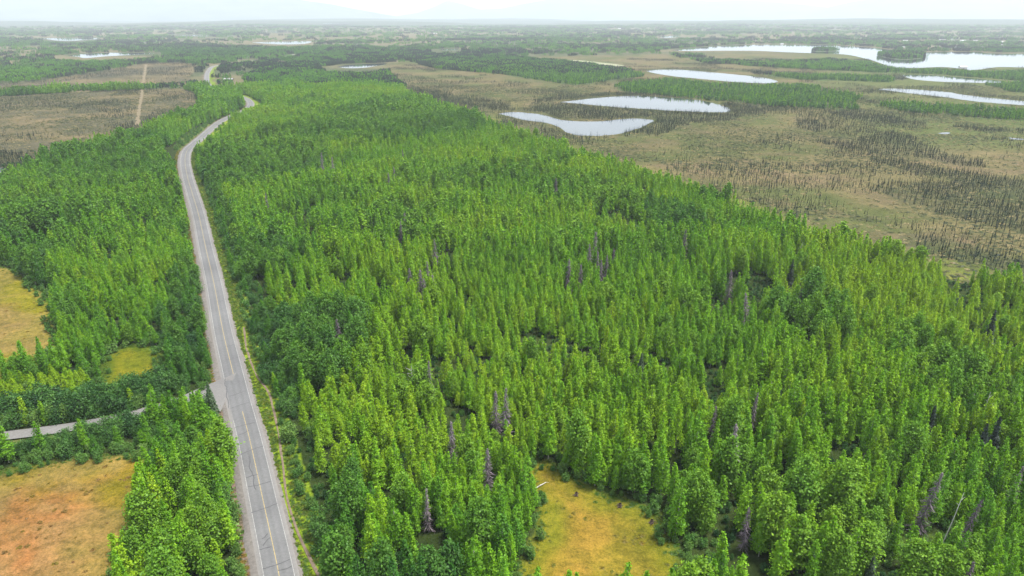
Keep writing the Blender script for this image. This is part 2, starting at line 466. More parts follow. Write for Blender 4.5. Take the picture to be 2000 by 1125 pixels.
# crown types inside the forest, outlined on the canopy: (polygon, share of round-crowned poplar, share of alder, tint, height factor)
ZONES = [(U(p, 10.0), po, al, ti, hf) for p, po, al, ti, hf in [
    ([(470, 590), (560, 600), (650, 590), (690, 640), (700, 700), (640, 740), (560, 760), (500, 740), (480, 690)], .75, .0, .22, 1.1),
    ([(380, 320), (430, 330), (470, 450), (530, 560), (540, 640), (480, 640), (440, 500), (400, 400)], .45, .35, .28, .85),
    ([(520, 250), (640, 225), (760, 185), (880, 210), (965, 240), (900, 262), (760, 272), (650, 277), (560, 295)], .7, .0, .46, 1.05),
    ([(380, 290), (520, 250), (640, 280), (620, 330), (500, 360), (400, 350)], .65, .0, .45, .95),
    ([(1520, 590), (1600, 570), (1680, 560), (1720, 580), (1640, 610), (1650, 640), (1560, 660)], .8, .0, .42, 1.15),
    ([(1680, 670), (1800, 640), (1860, 680), (1900, 720), (2050, 740), (2050, 800), (1900, 790), (1800, 730)], .6, .0, .42, 1.1),
    ([(560, 870), (700, 890), (780, 960), (720, 1060), (860, 1100), (860, 1180), (600, 1180), (570, 1000)], .5, .0, .30, 1.05),
    ([(300, 870), (420, 850), (470, 1000), (490, 1180), (240, 1180), (290, 960)], .5, .08, .42, .95),
    ([(0, 340), (100, 300), (300, 250), (360, 300), (370, 420), (250, 420), (100, 400), (0, 450), (-200, 450)], .4, .0, .45, 1.0),
    ([(60, 770), (150, 755), (350, 715), (425, 735), (390, 770), (200, 812), (-100, 860), (-100, 810)], .12, .75, .22, .62),
    ([(-100, 890), (100, 850), (250, 820), (330, 800), (392, 800), (320, 880), (200, 900), (-100, 935)], .1, .65, .38, .7),
    ([(360, 440), (385, 460), (425, 680), (425, 735), (340, 700), (320, 600), (340, 500)], .45, .4, .28, .9),
    ([(-200, 760), (60, 700), (130, 680), (220, 740), (330, 735), (200, 785), (-100, 815)], .0, .15, .95, .6),
    ([(0, 450), (60, 430), (120, 500), (110, 570), (30, 520), (-100, 500)], .5, .1, .22, .95),
    ([(1240, 380), (1340, 390), (1380, 440), (1320, 450), (1250, 420)], .5, .0, .22, 1.1),
    ([(470, 460), (560, 450), (600, 490), (540, 520), (480, 510)], .6, .0, .32, 1.05),
    ([(440, 780), (560, 760), (600, 830), (560, 900), (520, 860)], .3, .4, .35, .7),
    ([(1380, 440), (1700, 480), (2100, 560), (2100, 700), (1800, 640), (1500, 560)], .05, .0, .92, .95),
]]
BANK = U([(340, 296), (352, 270), (385, 250), (420, 236), (440, 240), (432, 252), (404, 270), (372, 300)])
right_bog_fn = lambda x, y: inside(x, y, MAP['right_bog'])

# main road and side road centre lines
ROAD_PX = [(566, 1250), (545, 1125), (516, 990), (490, 871), (471, 797), (455, 730), (436, 650), (418, 555), (402, 485), (389, 425), (375, 378), (367, 350), (362, 318), (367, 296),
           (388, 277), (410, 256), (430, 240), (452, 228), (473, 219.5), (488, 210), (489, 201.5), (479, 193), (455, 184.5), (425, 177), (409, 169), (404, 156), (407, 141), (420, 130), (450, 124), (500, 119), (550, 112.5), (575, 106)]
road_ctrl = U(ROAD_PX)
ROAD = resample(catmull(road_ctrl, 2.0), 2.0)
SIDE = resample(catmull(U([(446, 778), (400, 783), (330, 799), (250, 820), (160, 838), (80, 850), (0, 860), (-120, 873), (-300, 890)]), 2.0), 2.0)
ROAD_S = ROAD[::3]


def tangents(p):
    t = np.gradient(p, axis=0)
    return t / np.linalg.norm(t, axis=1)[:, None]


def dist_to_line(x, y, line, limit=1e9):
    """distance and signed side (+ right of travel) and index, brute force in chunks"""
    d = np.full(len(x), 1e9); k = np.zeros(len(x), int)
    lo = line.min(0) - 60; hi = line.max(0) + 60
    m = np.where((x > lo[0]) & (x < hi[0]) & (y > lo[1]) & (y < hi[1]))[0]
    for c in range(0, len(m), 20000):
        i = m[c:c + 20000]
        dd = (x[i, None] - line[None, :, 0]) ** 2 + (y[i, None] - line[None, :, 1]) ** 2
        j = dd.argmin(1)
        d[i] = np.sqrt(dd[np.arange(len(i)), j]); k[i] = j
    return d, k


def side_of(x, y, line, k):
    t = tangents(line)
    return (x - line[k, 0]) * t[k, 1] - (y - line[k, 1]) * t[k, 0]      # >0 right of the direction of travel


# terrain: level bog, the forest on slightly rising, rolling ground
GX0, GY0, GST, GN = -1600.0, -200.0, 8.0, 400
gx, gy = np.meshgrid(GX0 + GST * np.arange(GN), GY0 + GST * np.arange(GN))
flat = inside(gx, gy, MAP['right_bog']) | inside(gx, gy, MAP['left_bog']) | inside(gx, gy, MAP['left_bog_far'])
for p in LAKE_POLY:
    flat |= inside(gx, gy, p)
land = (~flat).astype(float)
for _ in range(5):
    for ax in (0, 1):
        land = (np.roll(land, 2, ax) + np.roll(land, -2, ax) + land + np.roll(land, 1, ax) + np.roll(land, -1, ax)) / 5
land = np.where(flat, 0, smooth(0.5, 1.0, land)) * smooth(2600, 1700, gy)
for _ in range(2):
    for ax in (0, 1):
        land = (np.roll(land, 1, ax) + np.roll(land, -1, ax) + land) / 3
land[flat] *= 0.0


def base_h(x, y):
    fx = np.clip((x - GX0) / GST, 0, GN - 1.001); fy = np.clip((y - GY0) / GST, 0, GN - 1.001)
    ix = fx.astype(int); iy = fy.astype(int); a = fx - ix; b = fy - iy
    l = (land[iy, ix] * (1 - a) + land[iy, ix + 1] * a) * (1 - b) + (land[iy + 1, ix] * (1 - a) + land[iy + 1, ix + 1] * a) * b
    roll = 5.5 * (fbm(x, y, 170, 3, 3) - 0.32)
    r = np.hypot(x, y)
    far = smooth(5000, 14000, r) * (190 * fbm(x, y, 3600, 9, 4) - 45)
    return l * np.maximum(roll, 0) + np.maximum(far, 0)


kern = np.ones(31) / 31
rz = base_h(ROAD[:, 0], ROAD[:, 1])
ROAD_Z = np.convolve(np.pad(rz, 15, mode='edge'), kern, 'valid') + 0.5
sz = base_h(SIDE[:, 0], SIDE[:, 1])
SIDE_Z = np.convolve(np.pad(sz, 15, mode='edge'), kern, 'valid') + 0.45
jw = smooth(40, 5, np.arange(len(SIDE)) * 2.0)
jk = np.argmin(np.hypot(*(ROAD - SIDE[0]).T))
SIDE_Z = SIDE_Z * (1 - jw) + (ROAD_Z[jk] - 0.03) * jw
CLEAR_Z = {k: float(base_h(p[:, 0], p[:, 1]).mean()) for k, p in CLEAR.items()}


def ground_h(x, y):
    x = np.asarray(x, float); y = np.asarray(y, float)
    h = base_h(x, y)
    d, k = dist_to_line(x, y, ROAD_S)
    w = smooth(16, 7.5, d)
    h = h * (1 - w) + (ROAD_Z[::3][k] - 0.45) * w
    d, k = dist_to_line(x, y, SIDE)
    w = smooth(11, 5, d)
    h = h * (1 - w) + np.minimum(SIDE_Z[k] - 0.4, h) * w
    return h


def on_ground(px, dz=0.0):
    p = U(px, dz)
    for _ in range(6):
        h = ground_h(p[:, 0], p[:, 1])
        p = U(px, h + dz)
    return np.column_stack([p, ground_h(p[:, 0], p[:, 1])])


# ------------------------------------------------------------------ ground sheet
def build_ground():
    az = np.concatenate([np.radians(np.arange(-180, -48, 6.0)), np.radians(np.arange(-48, 48, 0.2)), np.radians(np.arange(48, 180, 6.0))])
    r = [2.0, 15.0, 35.0, 60.0]
    while r[-1] < 1700: r.append(r[-1] * 1.0085)
    while r[-1] < 45000: r.append(r[-1] * 1.022)
    r = np.array(r)
    A, R = np.meshgrid(az, r)
    x = (R * np.sin(A)).ravel(); y = (R * np.cos(A)).ravel()
    z = ground_h(x, y)
    n, k = len(r), len(az)
    ii, jj = np.meshgrid(np.arange(n - 1), np.arange(k), indexing='ij')
    jn = (jj + 1) % k
    f = np.stack([ii * k + jj, ii * k + jn, (ii + 1) * k + jn, (ii + 1) * k + jj], -1).reshape(-1, 4)[:, ::-1]
    # land cover colours (what grows or lies there)
    c = np.empty((len(x), 3)); c[:] = (0.026, 0.042, 0.012)
    wob = lambda s, a, q: (a * (vnoise(x, y, s, q) - .5) * 2, a * (vnoise(x, y, s, q + 1) - .5) * 2)
    r_ = np.hypot(x, y)
    n1 = fbm(x, y, 90, 21); n2 = fbm(x, y, 24, 31); n3 = fbm(x, y, 300, 41)
    def lerp(a, b, t): return np.asarray(a)[None] * (1 - t[:, None]) + np.asarray(b)[None] * t[:, None]
    dx, dy = wob(30, 7, 5)
    rb = inside(x + dx, y + dy, MAP['right_bog'])
    bog = lerp((0.112, 0.099, 0.050), (0.068, 0.080, 0.030), smooth(.38, .60, n1))
    bog = bog * (1 - smooth(.50, .68, n2)[:, None] * .45) + np.array((0.105, 0.078, 0.055)) * smooth(.50, .68, n2)[:, None] * .45
    px, py, _ = project(x, y, z)
    # greener wet meadow in the right half towards the ponds
    green = smooth(.42, .58, n3 * .5 + .5 * smooth(1450, 2000, px) * smooth(330, 230, py) + .12)
    bog = bog * (1 - green[:, None] * .75) + np.array((0.076, 0.098, 0.032)) * green[:, None] * .75
    c[rb] = bog[rb]
    # light green fringe along the forest edge
    near_edge = np.full(len(x), 1e9)
    mm = np.where(rb & (r_ < 1100))[0]
    if len(mm):
        e = resample(right_edge, 6.0)
        dd, _k = dist_to_line(x[mm], y[mm], e); near_edge[mm] = dd
    t = smooth(38, 6, near_edge + 24 * (n2 - .5)) * .8
    c = c * (1 - t[:, None]) + np.array((0.115, 0.140, 0.028)) * t[:, None]
    for key in ('left_bog', 'left_bog_far'):
        lb = inside(x + dx, y + dy, MAP[key])
        lbc = lerp((0.122, 0.100, 0.058), (0.066, 0.064, 0.042), smooth(.38, .62, n2 * .5 + n1 * .5))
        c[lb] = lbc[lb]
    # far plain beyond the mapped land
    far = (r_ > 1250) & ~rb
    fb = smooth(.50, .60, fbm(x, y, 700, 51))
    fc = lerp((0.060, 0.074, 0.038), (0.118, 0.106, 0.062), np.maximum(fb, smooth(.50, .60, fbm(x * .5, y, 260, 53))))
    lbf = inside(x, y, MAP['left_bog_far']) | inside(x, y, MAP['left_bog'])
    far &= ~lbf
    c[far] = fc[far]
    for p in GREEN:
        g = inside(x + dx, y + dy, p); c[g] = (0.05, 0.085, 0.025)
    for p, d in SPRUCE:
        if d > .4:
            g = inside(x + dx * .5, y + dy * .5, p)
            c[g] = c[g] * .5 + np.array((0.056, 0.062, 0.036)) * .5
    # sedge clearings
    dx, dy = wob(6, 1.2, 61)
    red = {'A': ((0.195, 0.095, 0.034), (0.150, 0.120, 0.013)), 'B': ((0.130, 0.090, 0.028), (0.145, 0.135, 0.012)),
           'C': ((0.120, 0.120, 0.009), (0.070, 0.100, 0.008)), 'D': ((0.215, 0.142, 0.026), (0.120, 0.125, 0.012)), 'E': ((0.06, 0.10, 0.018), (0.035, 0.065, 0.014))}
    for key, p in CLEAR.items():
        g = np.where((r_ < 900) & inside(x + dx, y + dy, p))[0]
        if not len(g): continue
        rim, _ = dist_to_line(x[g], y[g], resample(np.vstack([p, p[:1]]), 2.0))
        rimw = {'A': 18, 'B': 26, 'C': 7, 'D': 11, 'E': 5}[key]
        t = smooth(rimw, rimw * .2, rim + rimw * .9 * (fbm(x[g], y[g], 9, 71) - .5))
        a, b = red[key]
        cc = lerp(a, b, t)
        tan = smooth(.45, .62, fbm(x[g], y[g], 14, 81))[:, None] * .5
        cc = cc * (1 - tan) + np.array((0.185, 0.135, 0.058) if key in 'AB' else b) * tan
        t2 = smooth(3.4, .6, rim + 2 * (vnoise(x[g], y[g], 3, 91) - .5))[:, None] * .75
        cc = cc * (1 - t2) + np.array((0.055, 0.095, 0.018)) * t2
        c[g] = cc
    g = inside(x, y, BANK); c[g] = (0.085, 0.130, 0.026)
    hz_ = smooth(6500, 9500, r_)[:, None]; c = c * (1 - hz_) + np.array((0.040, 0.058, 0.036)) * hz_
    # verges: grass right of the road, brown roadside soil on the left
    d, k = dist_to_line(x, y, ROAD_S)
    s = side_of(x, y, ROAD_S, k)
    m_ = (d < 11.5) & (s > 0); c[m_] = (0.125, 0.185, 0.014)
    m_ = (d < 6.8) & (s <= 0); c[m_] = (0.125, 0.098, 0.080)
    d, k = dist_to_line(x, y, SIDE)
    m_ = d < 5; c[m_] = (0.08, 0.10, 0.03)
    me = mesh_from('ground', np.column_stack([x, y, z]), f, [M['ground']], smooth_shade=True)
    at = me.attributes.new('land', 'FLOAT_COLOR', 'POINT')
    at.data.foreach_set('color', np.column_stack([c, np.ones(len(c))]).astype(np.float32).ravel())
    return structure('ground', me)


ground = build_ground()


# ------------------------------------------------------------------ water
def fan_sheet(poly, z, mat, name, step=None, rough=0.0):
    p = resample(catmull(np.vstack([poly, poly[:1]]), 3.0)[:-1], max(2.0, np.ptp(poly, 0).max() / 160))
    if rough:
        c = p.mean(0); w = (vnoise(p[:, 0], p[:, 1], 14, 7) - .5) * 2 * rough
        n = p - c; p = p + n / np.maximum(np.linalg.norm(n, axis=1)[:, None], 1) * w[:, None]
    area = 0.5 * np.sum(p[:, 0] * np.roll(p[:, 1], -1) - np.roll(p[:, 0], -1) * p[:, 1])
    if area < 0: p = p[::-1]
    c = p.mean(0)
    v = [(q[0] - c[0], q[1] - c[1], 0) for q in p]
    me = mesh_from(name, v, [list(range(len(v)))], [mat])
    o = link(name, me, loc=(c[0], c[1], z))
    return o


for (nm, _px, lab), p in zip(LAKES, LAKE_POLY):
    c = p.mean(0)
    zz = float(ground_h(p[:, 0], p[:, 1]).max()) + 0.12
    o = fan_sheet(p, zz, M['water'], nm, rough=1.5)
    o['kind'] = 'structure'; o['label'] = lab
LAKE_TEST = LAKE_POLY
for k, p in enumerate(ISLANDS):
    q = resample(catmull(np.vstack([p, p[:1]]), 3.0), 8.0)[:-1]
    c = q.mean(0)
    vs = [(0, 0, 3.2)]; fs = []
    n = len(q)
    for s_, z_ in ((0.55, 2.4), (0.85, 1.2), (1.0, 0.18)):
        vs += [((a[0] - c[0]) * s_, (a[1] - c[1]) * s_, z_) for a in q]
    for i in range(n):
        j = (i + 1) % n
        fs.append((0, 1 + i, 1 + j))
        for b in (0, 1):
            fs.append((1 + b * n + i, 1 + (b + 1) * n + i, 1 + (b + 1) * n + j, 1 + b * n + j))
    me = mesh_from('island', vs, fs, [simple_mat('island_soil', (0.05, 0.08, 0.03), (0.10, 0.12, 0.06), 0.05)])
    o = structure('island', me, ['small low wooded island in the large lake', 'larger wooded island with a sand spit in the large lake'][k])
    o.location = (c[0], c[1], 0)


# ------------------------------------------------------------------ road
def ribbon(name, line, z, offs, dz, mat, across=False, s0=0, s1=None, wig=None):
    """a strip along a line: offs = lateral offsets (right +), dz = heights relative to z"""
    s1 = len(line) if s1 is None else s1
    t = tangents(line); nrm = np.stack([t[:, 1], -t[:, 0]], 1)
    idx = np.arange(s0, s1)
    k = len(offs)
    O = np.broadcast_to(np.asarray(offs, float), (len(idx), k)).copy()
    if wig is not None: O += wig(idx, k)
    P = line[idx, None, :] + nrm[idx, None, :] * O[:, :, None]
    Z = z[idx, None] + np.asarray(dz)[None]
    v = np.concatenate([P, np.broadcast_to(Z, P.shape[:2])[..., None]], 2).reshape(-1, 3)
    a, b = np.meshgrid(np.arange(len(idx) - 1), np.arange(k - 1), indexing='ij')
    f = np.stack([a * k + b, a * k + b + 1, (a + 1) * k + b + 1, (a + 1) * k + b], -1).reshape(-1, 4)
    me = mesh_from(name, v, f, [mat], smooth_shade=True)
    if across:
        q = np.tile((np.asarray(offs) - offs[0]) / (offs[-1] - offs[0]), len(idx))
        at = me.attributes.new('across', 'FLOAT', 'POINT'); at.data.foreach_set('value', q.astype(np.float32))
    return me


def wob_edges(amp, seed, cols):
    def w(idx, k):
        o = np.zeros((len(idx), k))
        for c_ in cols:
            o[:, c_] = (vnoise(idx * 2.0, idx * 0 + c_ * 31.0, 5, seed) - .5) * 2 * amp
        return o
    return w


road = structure('road', ribbon('road', ROAD, ROAD_Z, np.linspace(-3.95, 3.95, 13), [-.04] + [0] * 11 + [-.04], M['asphalt'], True), 'grey asphalt road with cracked surface running to the horizon')
shoulder_l = structure('gravel_shoulder', ribbon('gravel_shoulder', ROAD, ROAD_Z, [-5.7, -4.8, -3.7], [-.48, -.1, -.06], M['gravel'], wig=wob_edges(.5, 3, (0, 1))))
shoulder_r = structure('gravel_shoulder', ribbon('gravel_shoulder', ROAD, ROAD_Z, [3.6, 4.05, 4.9], [-.06, -.1, -.5], M['gravel'], wig=wob_edges(.3, 5, (1, 2))))

def near_px(px):
    q = U([px], ROAD_Z.mean())[0]
    return int(np.argmin(np.hypot(*(ROAD - q).T)))


j0, j1 = near_px((470, 812)), near_px((452, 735))       # junction gap in the paint
LZ = 0.008
for a, b in ((0, j0), (j1, len(ROAD))):
    link('edge_line', ribbon('edge_line', ROAD, ROAD_Z + LZ, [-2.99, -2.90], [0, 0], M['white_paint'], s0=a, s1=b), road)
link('edge_line', ribbon('edge_line', ROAD, ROAD_Z + LZ, [2.90, 2.99], [0, 0], M['white_paint']), road)
c0, c1 = near_px((471, 797)), near_px((454, 730))
for a, b in ((0, c0), (c1, len(ROAD))):
    link('centre_line', ribbon('centre_line', ROAD, ROAD_Z + LZ, [-.075, .075], [0, 0], M['yellow_paint'], s0=a, s1=b), road)


def crack(pts, w, seed):
    """tar-filled crack: (index along road, lateral offset) list"""
    pts = [(a_, b_ * .85) for a_, b_ in pts]
    t = tangents(ROAD); nrm = np.stack([t[:, 1], -t[:, 0]], 1)
    r_ = np.random.default_rng(seed)
    pts = resample(np.asarray(pts, float), 0.45) if len(pts) == 2 else resample(catmull(pts, .3), .5)
    out = []
    for s, o in pts:
        s = min(max(s, 0), len(ROAD) - 2); i = int(s); f = s - i
        q = ROAD[i] * (1 - f) + ROAD[i + 1] * f
        out.append(np.r_[q + nrm[i] * o, ROAD_Z[i] * (1 - f) + ROAD_Z[i + 1] * f])
    out = np.array(out)
    out[:, :2] += r_.normal(0, .06, (len(out), 2))
    tt = np.gradient(out[:, :2], axis=0); tt /= np.maximum(np.linalg.norm(tt, axis=1)[:, None], 1e-6)
    n = np.stack([tt[:, 1], -tt[:, 0]], 1) * (w * r_.uniform(.35, .65, (len(out), 1)))
    v = np.vstack([np.column_stack([out[:, :2] - n, out[:, 2] + .016]), np.column_stack([out[:, :2] + n, out[:, 2] + .016])])
    m = len(out)
    f = np.array([[i, i + m, i + m + 1, i + 1] for i in range(m - 1)])[:, ::-1]
    link('tar_crack', mesh_from('tar_crack', v, f, [M['tar']]), road)


cr = random.Random(4)
near_list = [(1117, 0, 3.6), (1097, -3.5, 3.6), (1067, -3.4, .1), (1053, -2.4, .0), (1039, -2.2, -.4), (992, -3.5, 3.6), (950, -3.5, 3.6), (932, -3.4, .6),
             (880, -3.5, 3.6), (843, -3.0, 1.0), (829, -3.4, 3.4), (794, -3.8, 3.6), (771, -3.4, 3.5)]
for n, (py, a, b) in enumerate(near_list):
    xs = np.interp(py, [p[1] for p in ROAD_PX][::-1], [p[0] for p in ROAD_PX][::-1])
    s = near_px((xs, py))
    skew = cr.uniform(-.1, .5)
    crack([(s - skew, a), (s + cr.uniform(-.2, .2), (a + b) / 2), (s + skew, b)], .24, n)
s = near_px((478, 740))
for k in range(26):
    s += cr.uniform(5, 10)
    a, b = cr.choice([(-3.5, 3.5), (-3.5, 3.5), (-3.4, .2), (-.2, 3.4)])
    if s < len(ROAD) - 5: crack([(s - .3, a), (s + cr.uniform(-.4, .4), (a + b) / 2), (s + .3, b)], .2, 40 + k)
s = near_px((493, 885)); e = near_px((508, 957))
crack([(s - (s - q) * 1.0, o) for q, o in zip(np.linspace(e, s, 7), (-1.3, -1.6, -1.2, -1.5, -1.9, -1.2, -1.5))], .2, 91)
s = near_px((459, 745)); e = near_px((470, 795))
crack([(q, o) for q, o in zip(np.linspace(e, s + 2, 6), (-3.9, -3.7, -3.9, -3.3, -3.7, -2.9))], .22, 92)

# side road with its flared mouth
def side_w(idx, k):
    d_ = idx * 2.0
    flare = 8.0 * np.clip(1 - d_ / 19.0, 0, 1) ** 2.0
    o = np.zeros((len(idx), k)); o[:, 0] -= flare; o[:, -1] += flare * 1.5
    return o


me = ribbon('side_road', SIDE, SIDE_Z, [-2.4, -1.2, 0, 1.2, 2.4], [-.03, 0, .02, 0, -.03], M['asphalt'], wig=side_w)
at = me.attributes.new('across', 'FLOAT', 'POINT'); at.data.foreach_set('value', np.full(len(me.vertices), .08, np.float32))
structure('side_road', me, 'pale grey side road branching left between hedges')

# trail right of the road, cut line in the left bog, pale track with hedge, pale field strip
def draped(name, px, w, mat, dz, label, wig=.4, ctrl_z=True, step=2.0):
    line = resample(catmull(on_ground(px)[:, :2], step), step)
    z = ground_h(line[:, 0], line[:, 1]) + dz
    z = np.convolve(np.pad(z, 3, mode='edge'), np.ones(7) / 7, 'valid')
    return structure(name, ribbon(name, line, z, [-w, 0, w], [0, .02, 0], mat, wig=wob_edges(wig, 8, (0, 2))), label), line


trail, TRAIL = draped('trail', [(476, 640), (484, 690), (502, 735), (525, 768), (541, 832), (551, 899), (560, 969), (577, 1028), (609, 1100), (640, 1150)], .30, M['dirt'], .12, 'narrow brown dirt trail beside the right road verge', .2)
cut, CUT = draped('path', [(268, 244), (272, 215), (276, 190), (279, 165), (282, 148), (285, 126)], 1.9, M['sandy_track'], .10, 'straight pale cut line crossing the left bog', 1.6, step=4.0)
track, TRACK = draped('path', [(-80, 188), (0, 183.5), (100, 177.5), (200, 172.5), (300, 169.5), (352, 167.5)], 4.0, M['pale_field'], .10, 'pale track along the row of bushes on the left bog', .8, step=6.0)
f_ = fan_sheet(U([(1108, 117), (1140, 118.5), (1213, 127), (1212, 129.5), (1190, 130), (1145, 123)]), .3, M['pale_field'], 'field')
f_['kind'] = 'structure'; f_['label'] = 'pale mown field strip in the far woodland'

# ------------------------------------------------------------------ plant shapes
def quads(cen, nrm, size, r_, asp=1.35):
    n = len(cen)
    t = r_.normal(size=(n, 3)); t -= (t * nrm).sum(1)[:, None] * nrm
    t /= np.linalg.norm(t, axis=1)[:, None]
    b = np.cross(nrm, t)
    a = (size * asp * .5)[:, None] * t; c = (size * .5)[:, None] * b
    v = np.stack([cen - a, cen + c * .9, cen + a, cen - c * .9], 1).reshape(-1, 3)
    f = np.arange(n * 4).reshape(-1, 4)
    return v, f


def tube(path, rad, sides=5):
    path = np.asarray(path, float); n = len(path)
    t = np.gradient(path, axis=0); t /= np.linalg.norm(t, axis=1)[:, None]
    ref = np.array([1.0, 0.1, 0]) if abs(t[0][2]) > .7 else np.array([0, 0, 1.0])
    u = np.cross(t, ref); u /= np.linalg.norm(u, axis=1)[:, None]
    w = np.cross(t, u)
    a = np.linspace(0, 2 * np.pi, sides, endpoint=False)
    v = (path[:, None] + np.asarray(rad)[:, None, None] * (np.cos(a)[None, :, None] * u[:, None] + np.sin(a)[None, :, None] * w[:, None])).reshape(-1, 3)
    f = []
    for i in range(n - 1):
        for j in range(sides):
            k = (j + 1) % sides
            f.append([i * sides + j, i * sides + k, (i + 1) * sides + k, (i + 1) * sides + j])
    return v, np.array(f)


def join(parts):
    vs, fs, o = [], [], 0
    for v, f in parts:
        vs.append(v); fs.append(f + o); o += len(v)
    return np.vstack(vs), np.vstack(fs)


def leaf_mesh(name, v, f, mat, r_):
    me = mesh_from(name, v, f, [mat])
    a = me.attributes.new('leafv', 'FLOAT', 'FACE')
    # neighbouring leaves on a twig share part of their variation
    cen = v[f].mean(1)
    tw = vnoise(cen[:, 0] * 1.3 + cen[:, 2], cen[:, 1] * 1.3 - cen[:, 2] * .6, .7, 5)
    a.data.foreach_set('value', np.clip(.55 * tw + .45 * r_.random(len(f)), 0, 1).astype(np.float32))
    return me


def broadleaf(seed, H, R, n_leaf, leaf, kind):
    """crown (vertices, faces) and wood of a deciduous tree about H tall, R wide; kind birch | poplar | alder"""
    r_ = np.random.default_rng(seed)
    cl, nr, wood = [], [], []
    leaders = {'birch': [(0, 0, 1.0)], 'poplar': [(0, 0, .96)], 'alder': []}[kind]
    lean = r_.normal(0, .015, 2)
    if kind == 'birch':
        if r_.random() < .55:
            a = r_.uniform(0, 6.28); leaders.append((math.cos(a) * R * .38, math.sin(a) * R * .38, r_.uniform(.78, .93)))
        if r_.random() < .35:
            a = r_.uniform(0, 6.28); leaders.append((math.cos(a) * R * .42, math.sin(a) * R * .42, r_.uniform(.68, .86)))
        base = .05 + .07 * (seed % 2)
    elif kind == 'poplar':
        for q in range(r_.integers(2, 5)):
            a = r_.uniform(0, 6.28); d = R * r_.uniform(.35, .6); leaders.append((math.cos(a) * d, math.sin(a) * d, r_.uniform(.74, .95)))
        base = .15
    else:
        for q in range(r_.integers(4, 7)):
            a = q * 6.28 / 5 + r_.uniform(-.4, .4); d = R * r_.uniform(.25, .7); leaders.append((math.cos(a) * d, math.sin(a) * d, r_.uniform(.7, 1.0)))
        base = .04
    for li, (lx, ly, lh) in enumerate(leaders):
        top = np.array([lx + lean[0] * H, ly + lean[1] * H, lh * H])
        root = np.array([0, 0, 0]) if kind != 'alder' else np.array([lx * .25, ly * .25, 0])
        split = base * H * .9 if li and kind != 'alder' else 0
        s = np.linspace(0, 1, 6)[:, None]
        mid = np.array([lx * .85, ly * .85, lh * H * .5])
        path = (1 - s) ** 2 * (root + [0, 0, split]) + 2 * s * (1 - s) * mid + s ** 2 * top
        r0 = {'birch': .13, 'poplar': .19, 'alder': .07}[kind] * (1 if li == 0 else .6)
        wood.append(tube(path, np.linspace(r0, .02, 6)))
        Rl = R * (1.0 if len(leaders) == 1 else (.80 if kind == 'birch' else .62 if kind == 'poplar' else .55))
        nb = {'birch': 34, 'poplar': 26, 'alder': 18}[kind]
        nb = int(nb * (1 if li == 0 else .75))
        for b in range(nb):
            t = (b + r_.random()) / nb
            zt = base + (lh - base) * t
            if kind == 'birch':
                e = min(1, (t / .16 + .35)) * (1 - t) ** .86 * 1.05 + .05
            elif kind == 'poplar':
                e = math.sqrt(max(0, 1 - (2 * t * .93 - .80) ** 2 / 1.35)) * .95 + .05
            else:
                e = math.sqrt(max(0, 1 - (1.6 * t - .55) ** 2 / 1.25)) + .05
            az = b * 2.399 + r_.uniform(-.6, .6)
            rr = Rl * e * r_.uniform(.6, 1.12)
            up = {'birch': .55, 'poplar': .35, 'alder': .3}[kind] * rr
            i = zt * H
            ax = np.interp(i, path[:, 2], path[:, 0]); ay = np.interp(i, path[:, 2], path[:, 1])
            tip = np.array([ax + math.cos(az) * rr, ay + math.sin(az) * rr, min(i + up * r_.uniform(.4, 1.2), lh * H * 1.0)])
            st = np.array([ax, ay, i])
            if n_leaf > 600 and b % 3 == 0:
                wood.append(tube(np.stack([st, (st + tip) / 2 + [0, 0, .1], tip]), [.04, .025, .01], 3))
            k = max(2, int(n_leaf * (.25 + e) / (sum([nb] * 1) * .95) / (1 + .75 * (len(leaders) - 1))))
            q = r_.uniform(.40, 1.06, k) ** .8
            sg = (.16 + .20 * e) * (R / 1.6) ** .7 * (1.15 if kind != 'birch' else .95)
            p = st + (tip - st) * q[:, None] + r_.normal(0, sg, (k, 3)) * [1, 1, .75]
            cl.append(p)
            out = p - np.array([ax, ay, 0]); out[:, 2] = 0
            out /= np.maximum(np.linalg.norm(out, axis=1)[:, None], .1)
            nr.append(out * .5 + [0, 0, .8] + r_.normal(0, .5, (k, 3)))
        # the leading shoot
        k = max(3, int(n_leaf * .03))
        p = top + np.column_stack([r_.normal(0, .13, k), r_.normal(0, .13, k), -r_.uniform(-.25, 1.3, k)]) if kind == 'birch' else top + r_.normal(0, .4, (k, 3))
        cl.append(p); nr.append(np.array([0, 0, .4]) + r_.normal(0, .7, (k, 3)))
    cl = np.vstack(cl); nr = np.vstack(nr); nr /= np.linalg.norm(nr, axis=1)[:, None]
    cl[:, 2] = np.maximum(cl[:, 2], leaf * .6)
    sz = leaf * r_.uniform(.65, 1.35, len(cl))
    crown = quads(cl, nr, sz, r_)
    return crown, join(wood)


